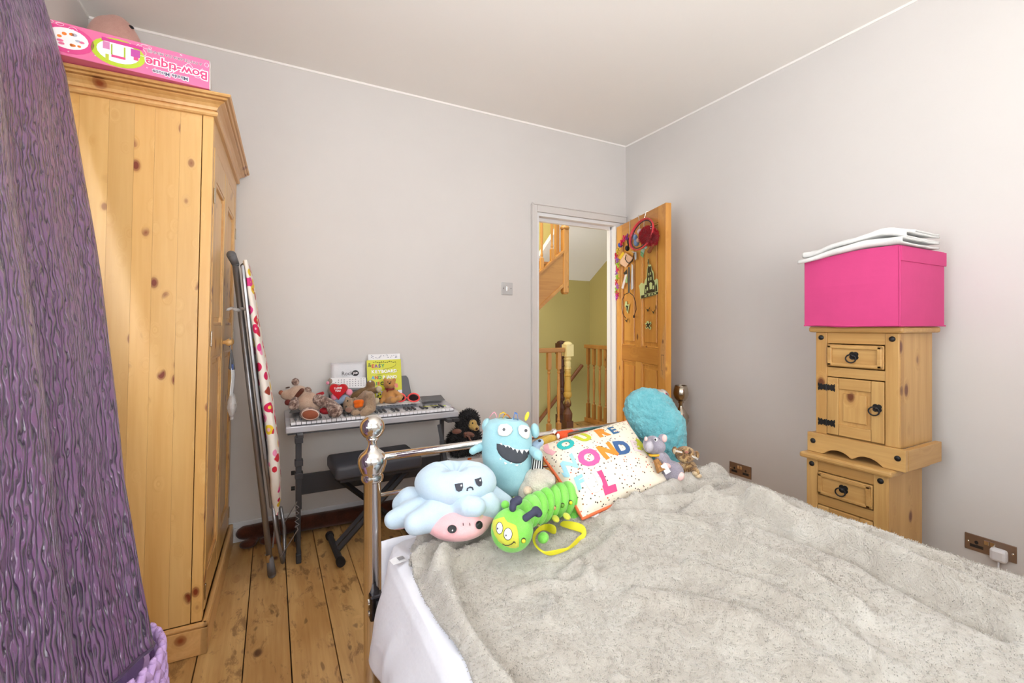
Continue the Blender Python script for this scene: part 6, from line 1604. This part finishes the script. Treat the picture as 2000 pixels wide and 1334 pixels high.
bat('black bat sticker below the castle sticker, the left of two', 406, 1070, 1.15); bat('black bat sticker below the castle sticker, the right of two', 458, 1090, 1.0); bat('black bat sticker under the hanging strap loop', 206, 1170, .95)
g1 = [(196, 1000), (205, 990), (215, 1002), (212, 1022), (225, 1025), (238, 1010), (232, 1045), (226, 1075), (222, 1110), (208, 1085), (202, 1050), (190, 1040), (194, 1020)]
g2 = [(204, 1030), (212, 1035), (226, 1034), (220, 1050), (216, 1080), (218, 1095), (208, 1075), (208, 1050), (200, 1040)]
sticker('ghost_sticker', 'pale green ghost sticker inside the hanging strap loop', [('backing', GL, [g1]), ('print', BKK, [g2])], 212, 1050)
g3 = [(378, 1200), (392, 1196), (396, 1180), (412, 1178), (420, 1196), (434, 1180), (440, 1200), (424, 1222), (440, 1240), (428, 1262), (408, 1240), (394, 1252), (382, 1240), (394, 1220)]
g4 = [(386, 1208), (398, 1204), (404, 1190), (410, 1206), (428, 1192), (432, 1202), (416, 1224), (430, 1244), (424, 1252), (406, 1230), (392, 1242), (388, 1234), (400, 1220)]
sticker('figure_sticker', 'pale green dancing figure sticker lowest on the door', [('backing', GL, [g3]), ('print', BKK, [g4])], 408, 1220)
# over-door hooks
def dlocal(H, p): return p
for lb, (at, bt_), (ab, bb) in (('left chrome over-door hook holding the flower garland', (240, 240), (240, 372)), ('middle chrome over-door hook behind the red ring', (318, 200), (330, 310)), ('right chrome over-door hook behind the red ring', (392, 155), (372, 300))):
    H = Hang('over_door_hook', lb, 'hook', at, bt_, .004, 'over-door hooks')
    topz = dz1+.004; p0 = H.L(at, bt_, .003); p0.z = topz-H.o.z
    sdv = -nrm
    obj('strap', MB().tube([p0+sdv*.052+Vector((0, 0, -.03)), p0+sdv*.050+Vector((0, 0, .002)), p0+Vector((0, 0, .002)), H.L(ab, (bt_+bb)/2, .005), H.L(ab, bb, .006), H.L(ab, bb+18, .022), H.L(ab+2, bb+4, .036)], .0030, 6), M_CHROME, H.t, smooth=True)
    box('hook_plate', (-.001, -.001, 0), (.001, .001, .002), M_CHROME, H.t) if False else None
# red ring
rc = [(262+0, 0)]
H = Hang('flying_ring', 'coral red flying ring hung over the door hooks', 'flying disc', 390, 225, .07)
rp = []
ctr = (350, 370)
for j in range(36):
    q_ = 2*PI*j/36; a = 88*math.cos(q_); b_ = 158*math.sin(q_)
    ca, sa = math.cos(.50), math.sin(.50)
    x = ctr[0]+a*ca-b_*sa*-1*(-1); 
    x = ctr[0]+a*ca+(-b_)*(-sa)*-1*-1 if False else ctr[0]+a*ca-b_*sa
    y = ctr[1]+a*sa+b_*ca
    rp.append(H.L(x, y, .055+.03*math.sin(q_)))
M_RING = mat('coral_ring_plastic', (224, 70, 78), .35)
obj('ring', MB().tube(rp, .0105, 10, True, flat=.5), M_RING, H.t, smooth=True)
ri = []
for j in range(36):
    q_ = 2*PI*j/36; a = 74*math.cos(q_); b_ = 142*math.sin(q_); ca, sa = math.cos(.50), math.sin(.50)
    ri.append(H.L(ctr[0]+a*ca-b_*sa, ctr[1]+a*sa+b_*ca, .060+.03*math.sin(q_)))
obj('dark_band', MB().tube(ri, .0035, 6, True), C_((74, 50, 60)), H.t)
q = MB()
for j in range(29, 36):
    q.ell(ri[j-26]*1.0 if False else ri[(j+2) % 36]+nrm*.006, (.003, .003, .004), seg=6)
obj('white_print', q, C_((240, 230, 230)), H.t, kind='stuff')
# red fluffy ball + bits in the ring
M_RED = plushm('red_fur', (206, 22, 40), (160, 8, 26), 200, .8)
H = Hang('red_pompom', 'fluffy red pompom toy hanging inside the red ring', 'soft toy', 415, 460, .04)
b_ = blob('ball', [('e', H.L(410, 372, .040), (.036, .036, .036)), ('e', H.L(440, 400, .034), (.034, .034, .038)), ('e', H.L(395, 400, .045), (.03, .03, .03))], M_RED, H.t, .006, 4, .008, .02); fur(b_, 9000, .022, 31)
blob('brown_boot', [('c', H.L(455, 470, .03), H.L(420, 530, .03), .010, .014)], C_((140, 84, 52)), H.t, .004, 2)
H = Hang('pastel_doll', 'small pastel blue and pink doll hanging in the red ring', 'soft toy', 330, 470, .05)
blob('head', [('e', H.L(335, 345, .055), (.022, .022, .020))], plushm('pale_pink_fur', (236, 206, 216)), H.t, .004, 3)
blob('hood', [('e', H.L(290, 400, .055), (.018, .016, .024)), ('e', H.L(300, 450, .05), (.022, .018, .026))], plushm('sky_blue_plush', (140, 170, 210)), H.t, .004, 3)
blob('face', [('e', H.L(318, 425, .066), (.016, .012, .018))], plushm('skin_felt', (240, 196, 170)), H.t, .004, 3)
blob('dress', [('c', H.L(370, 475, .05), H.L(352, 560, .045), .014, .012), ('e', H.L(385, 490, .05), (.014, .012, .012))], plushm('mint_white_knit', (178, 206, 184)), H.t, .004, 2)
obj('pink_ribbon', MB().tube([H.L(270, 350, .05), H.L(290, 370, .06), H.L(262, 380, .06), H.L(255, 440, .055)], .006, 6), C_((238, 150, 180)), H.t)
q = MB()
for j in range(6): q.ell(H.L(345+(j % 3)*8, 535+j*9, .058), (.008, .004, .004), seg=6)
obj('green_stripe', q, C_((96, 170, 110)), H.t, kind='stuff')
# flower garland
H = Hang('flower_garland', 'bright flower garland hanging down the hinge side of the door', 'garland', 125, 960, .02)
pth = [(215, 395), (190, 410), (165, 450), (150, 470), (128, 530), (112, 575), (122, 615), (128, 655), (122, 690), (118, 730), (126, 770), (118, 815), (126, 855), (118, 890), (122, 925), (118, 955)]
obj('string', MB().tube([H.L(a, b_, .016) for a, b_ in pth], .002, 5), C_((180, 200, 90)), H.t)
fc = [(150, 80, 160), (224, 50, 110), (216, 40, 90), (60, 90, 190), (222, 190, 60), (216, 50, 90), (170, 110, 190), (176, 208, 60), (224, 50, 110), (176, 120, 200), (176, 208, 60), (220, 44, 80), (190, 110, 190), (168, 206, 60), (214, 40, 90), (200, 80, 190)]
rr_ = random.Random(8)
for (a, b_), c_ in zip(pth, fc):
    q = MB(); c0 = H.L(a, b_, .022)
    if c_ == (60, 90, 190): q.ell(c0, .019, seg=12)
    else:
        for j in range(9):
            q_ = 2*PI*j/9+rr_.random(); d = ex*math.cos(q_)+Vector((0, 0, 1))*math.sin(q_)
            M_ = Matrix.Translation(c0+d*.014+nrm*rr_.uniform(-.004, .008)) @ d.to_track_quat('X', 'Z').to_matrix().to_4x4() @ Matrix.Diagonal((.015, .007, .0025, 1))
            v = bmesh.ops.create_uvsphere(q.b, u_segments=7, v_segments=5, radius=1)['verts']; bmesh.ops.transform(q.b, matrix=M_, verts=v)
        q.ell(c0+nrm*.004, .005, seg=6)
    obj('flower', q, C_(c_, .6), H.t, smooth=True)
# bag strap, cards and tags
H = Hang('black_bag_strap', 'black bag and grey strap with a looped cord hanging on the door', 'strap', 230, 915, .018)
blob('pouch', [('e', H.L(215, 500, .022), (.020, .014, .022)), ('e', H.L(230, 440, .018), (.016, .012, .03))], C_((30, 28, 32)), H.t, .004, 3)
obj('strap', MB().prism([(-.012, 0), (.012, 0), (.012, .19), (-.012, .19)], H.L(232, 915, .020), (ex.x, ex.y, 0), (0, 0, 1), .004), mat('grey_webbing', (74, 78, 84), .5), H.t, bev=.001)
obj('loop', MB().tube([H.L(*p, .022) for p in ((205, 560), (195, 600), (215, 630), (232, 640), (262, 620), (275, 570), (280, 540))], .0035, 6), M_BLACK, H.t)
lw = [(225, 915), (190, 930), (168, 985), (165, 1060), (178, 1120), (200, 1150)]
obj('cord', MB().tube([H.L(*p, .018) for p in lw], .0028, 6), C_((52, 30, 28)), H.t)
obj('cord', MB().tube([H.L(*p, .018) for p in ((240, 915), (270, 940), (292, 1000), (298, 1070), (285, 1110), (280, 1125))], .0028, 6), C_((44, 30, 30)), H.t)
obj('cord_end', MB().prism([(-.006, 0), (.006, 0), (.006, .018), (-.006, .018)], H.L(280, 1148, .016), (ex.x, ex.y, 0), (0, 0, 1), .006), M_BLACK, H.t)
H = Hang('paper_tags', 'bundle of yellow and pink paper tags hanging on the door', 'tags', 190, 680, .010)
def card(nm, pts, c_, off): 
    q = MB(); A = [q.b.verts.new(H.L(x, y, off)) for x, y in pts]; B = [q.b.verts.new(H.L(x, y, off+.0012)) for x, y in pts]; n = len(pts)
    q.b.faces.new(B); q.b.faces.new(A[::-1])
    for i in range(n): q.b.faces.new((A[i], A[(i+1) % n], B[(i+1) % n], B[i]))
    obj(nm, q, C_(c_, .6), H.t)
card('pink_card', [(130, 630), (198, 540), (268, 590), (200, 680)], (232, 192, 164), .008)
card('yellow_card', [(130, 590), (175, 530), (190, 550), (140, 625)], (232, 196, 50), .010)
card('grey_card', [(250, 530), (300, 535), (300, 600), (285, 612), (280, 545)], (196, 204, 220), .011)
card('white_card', [(160, 870), (195, 740), (215, 740), (178, 880)], (226, 220, 224), .012)
card('white_card', [(255, 640), (268, 660), (272, 870), (258, 888), (246, 880)], (226, 224, 230), .009)
card('black_tag', [(178, 735), (215, 690), (215, 740), (190, 745)], (34, 34, 34), .014)
card('green_tag', [(196, 800), (214, 740), (216, 820), (200, 825)], (150, 190, 130), .015)
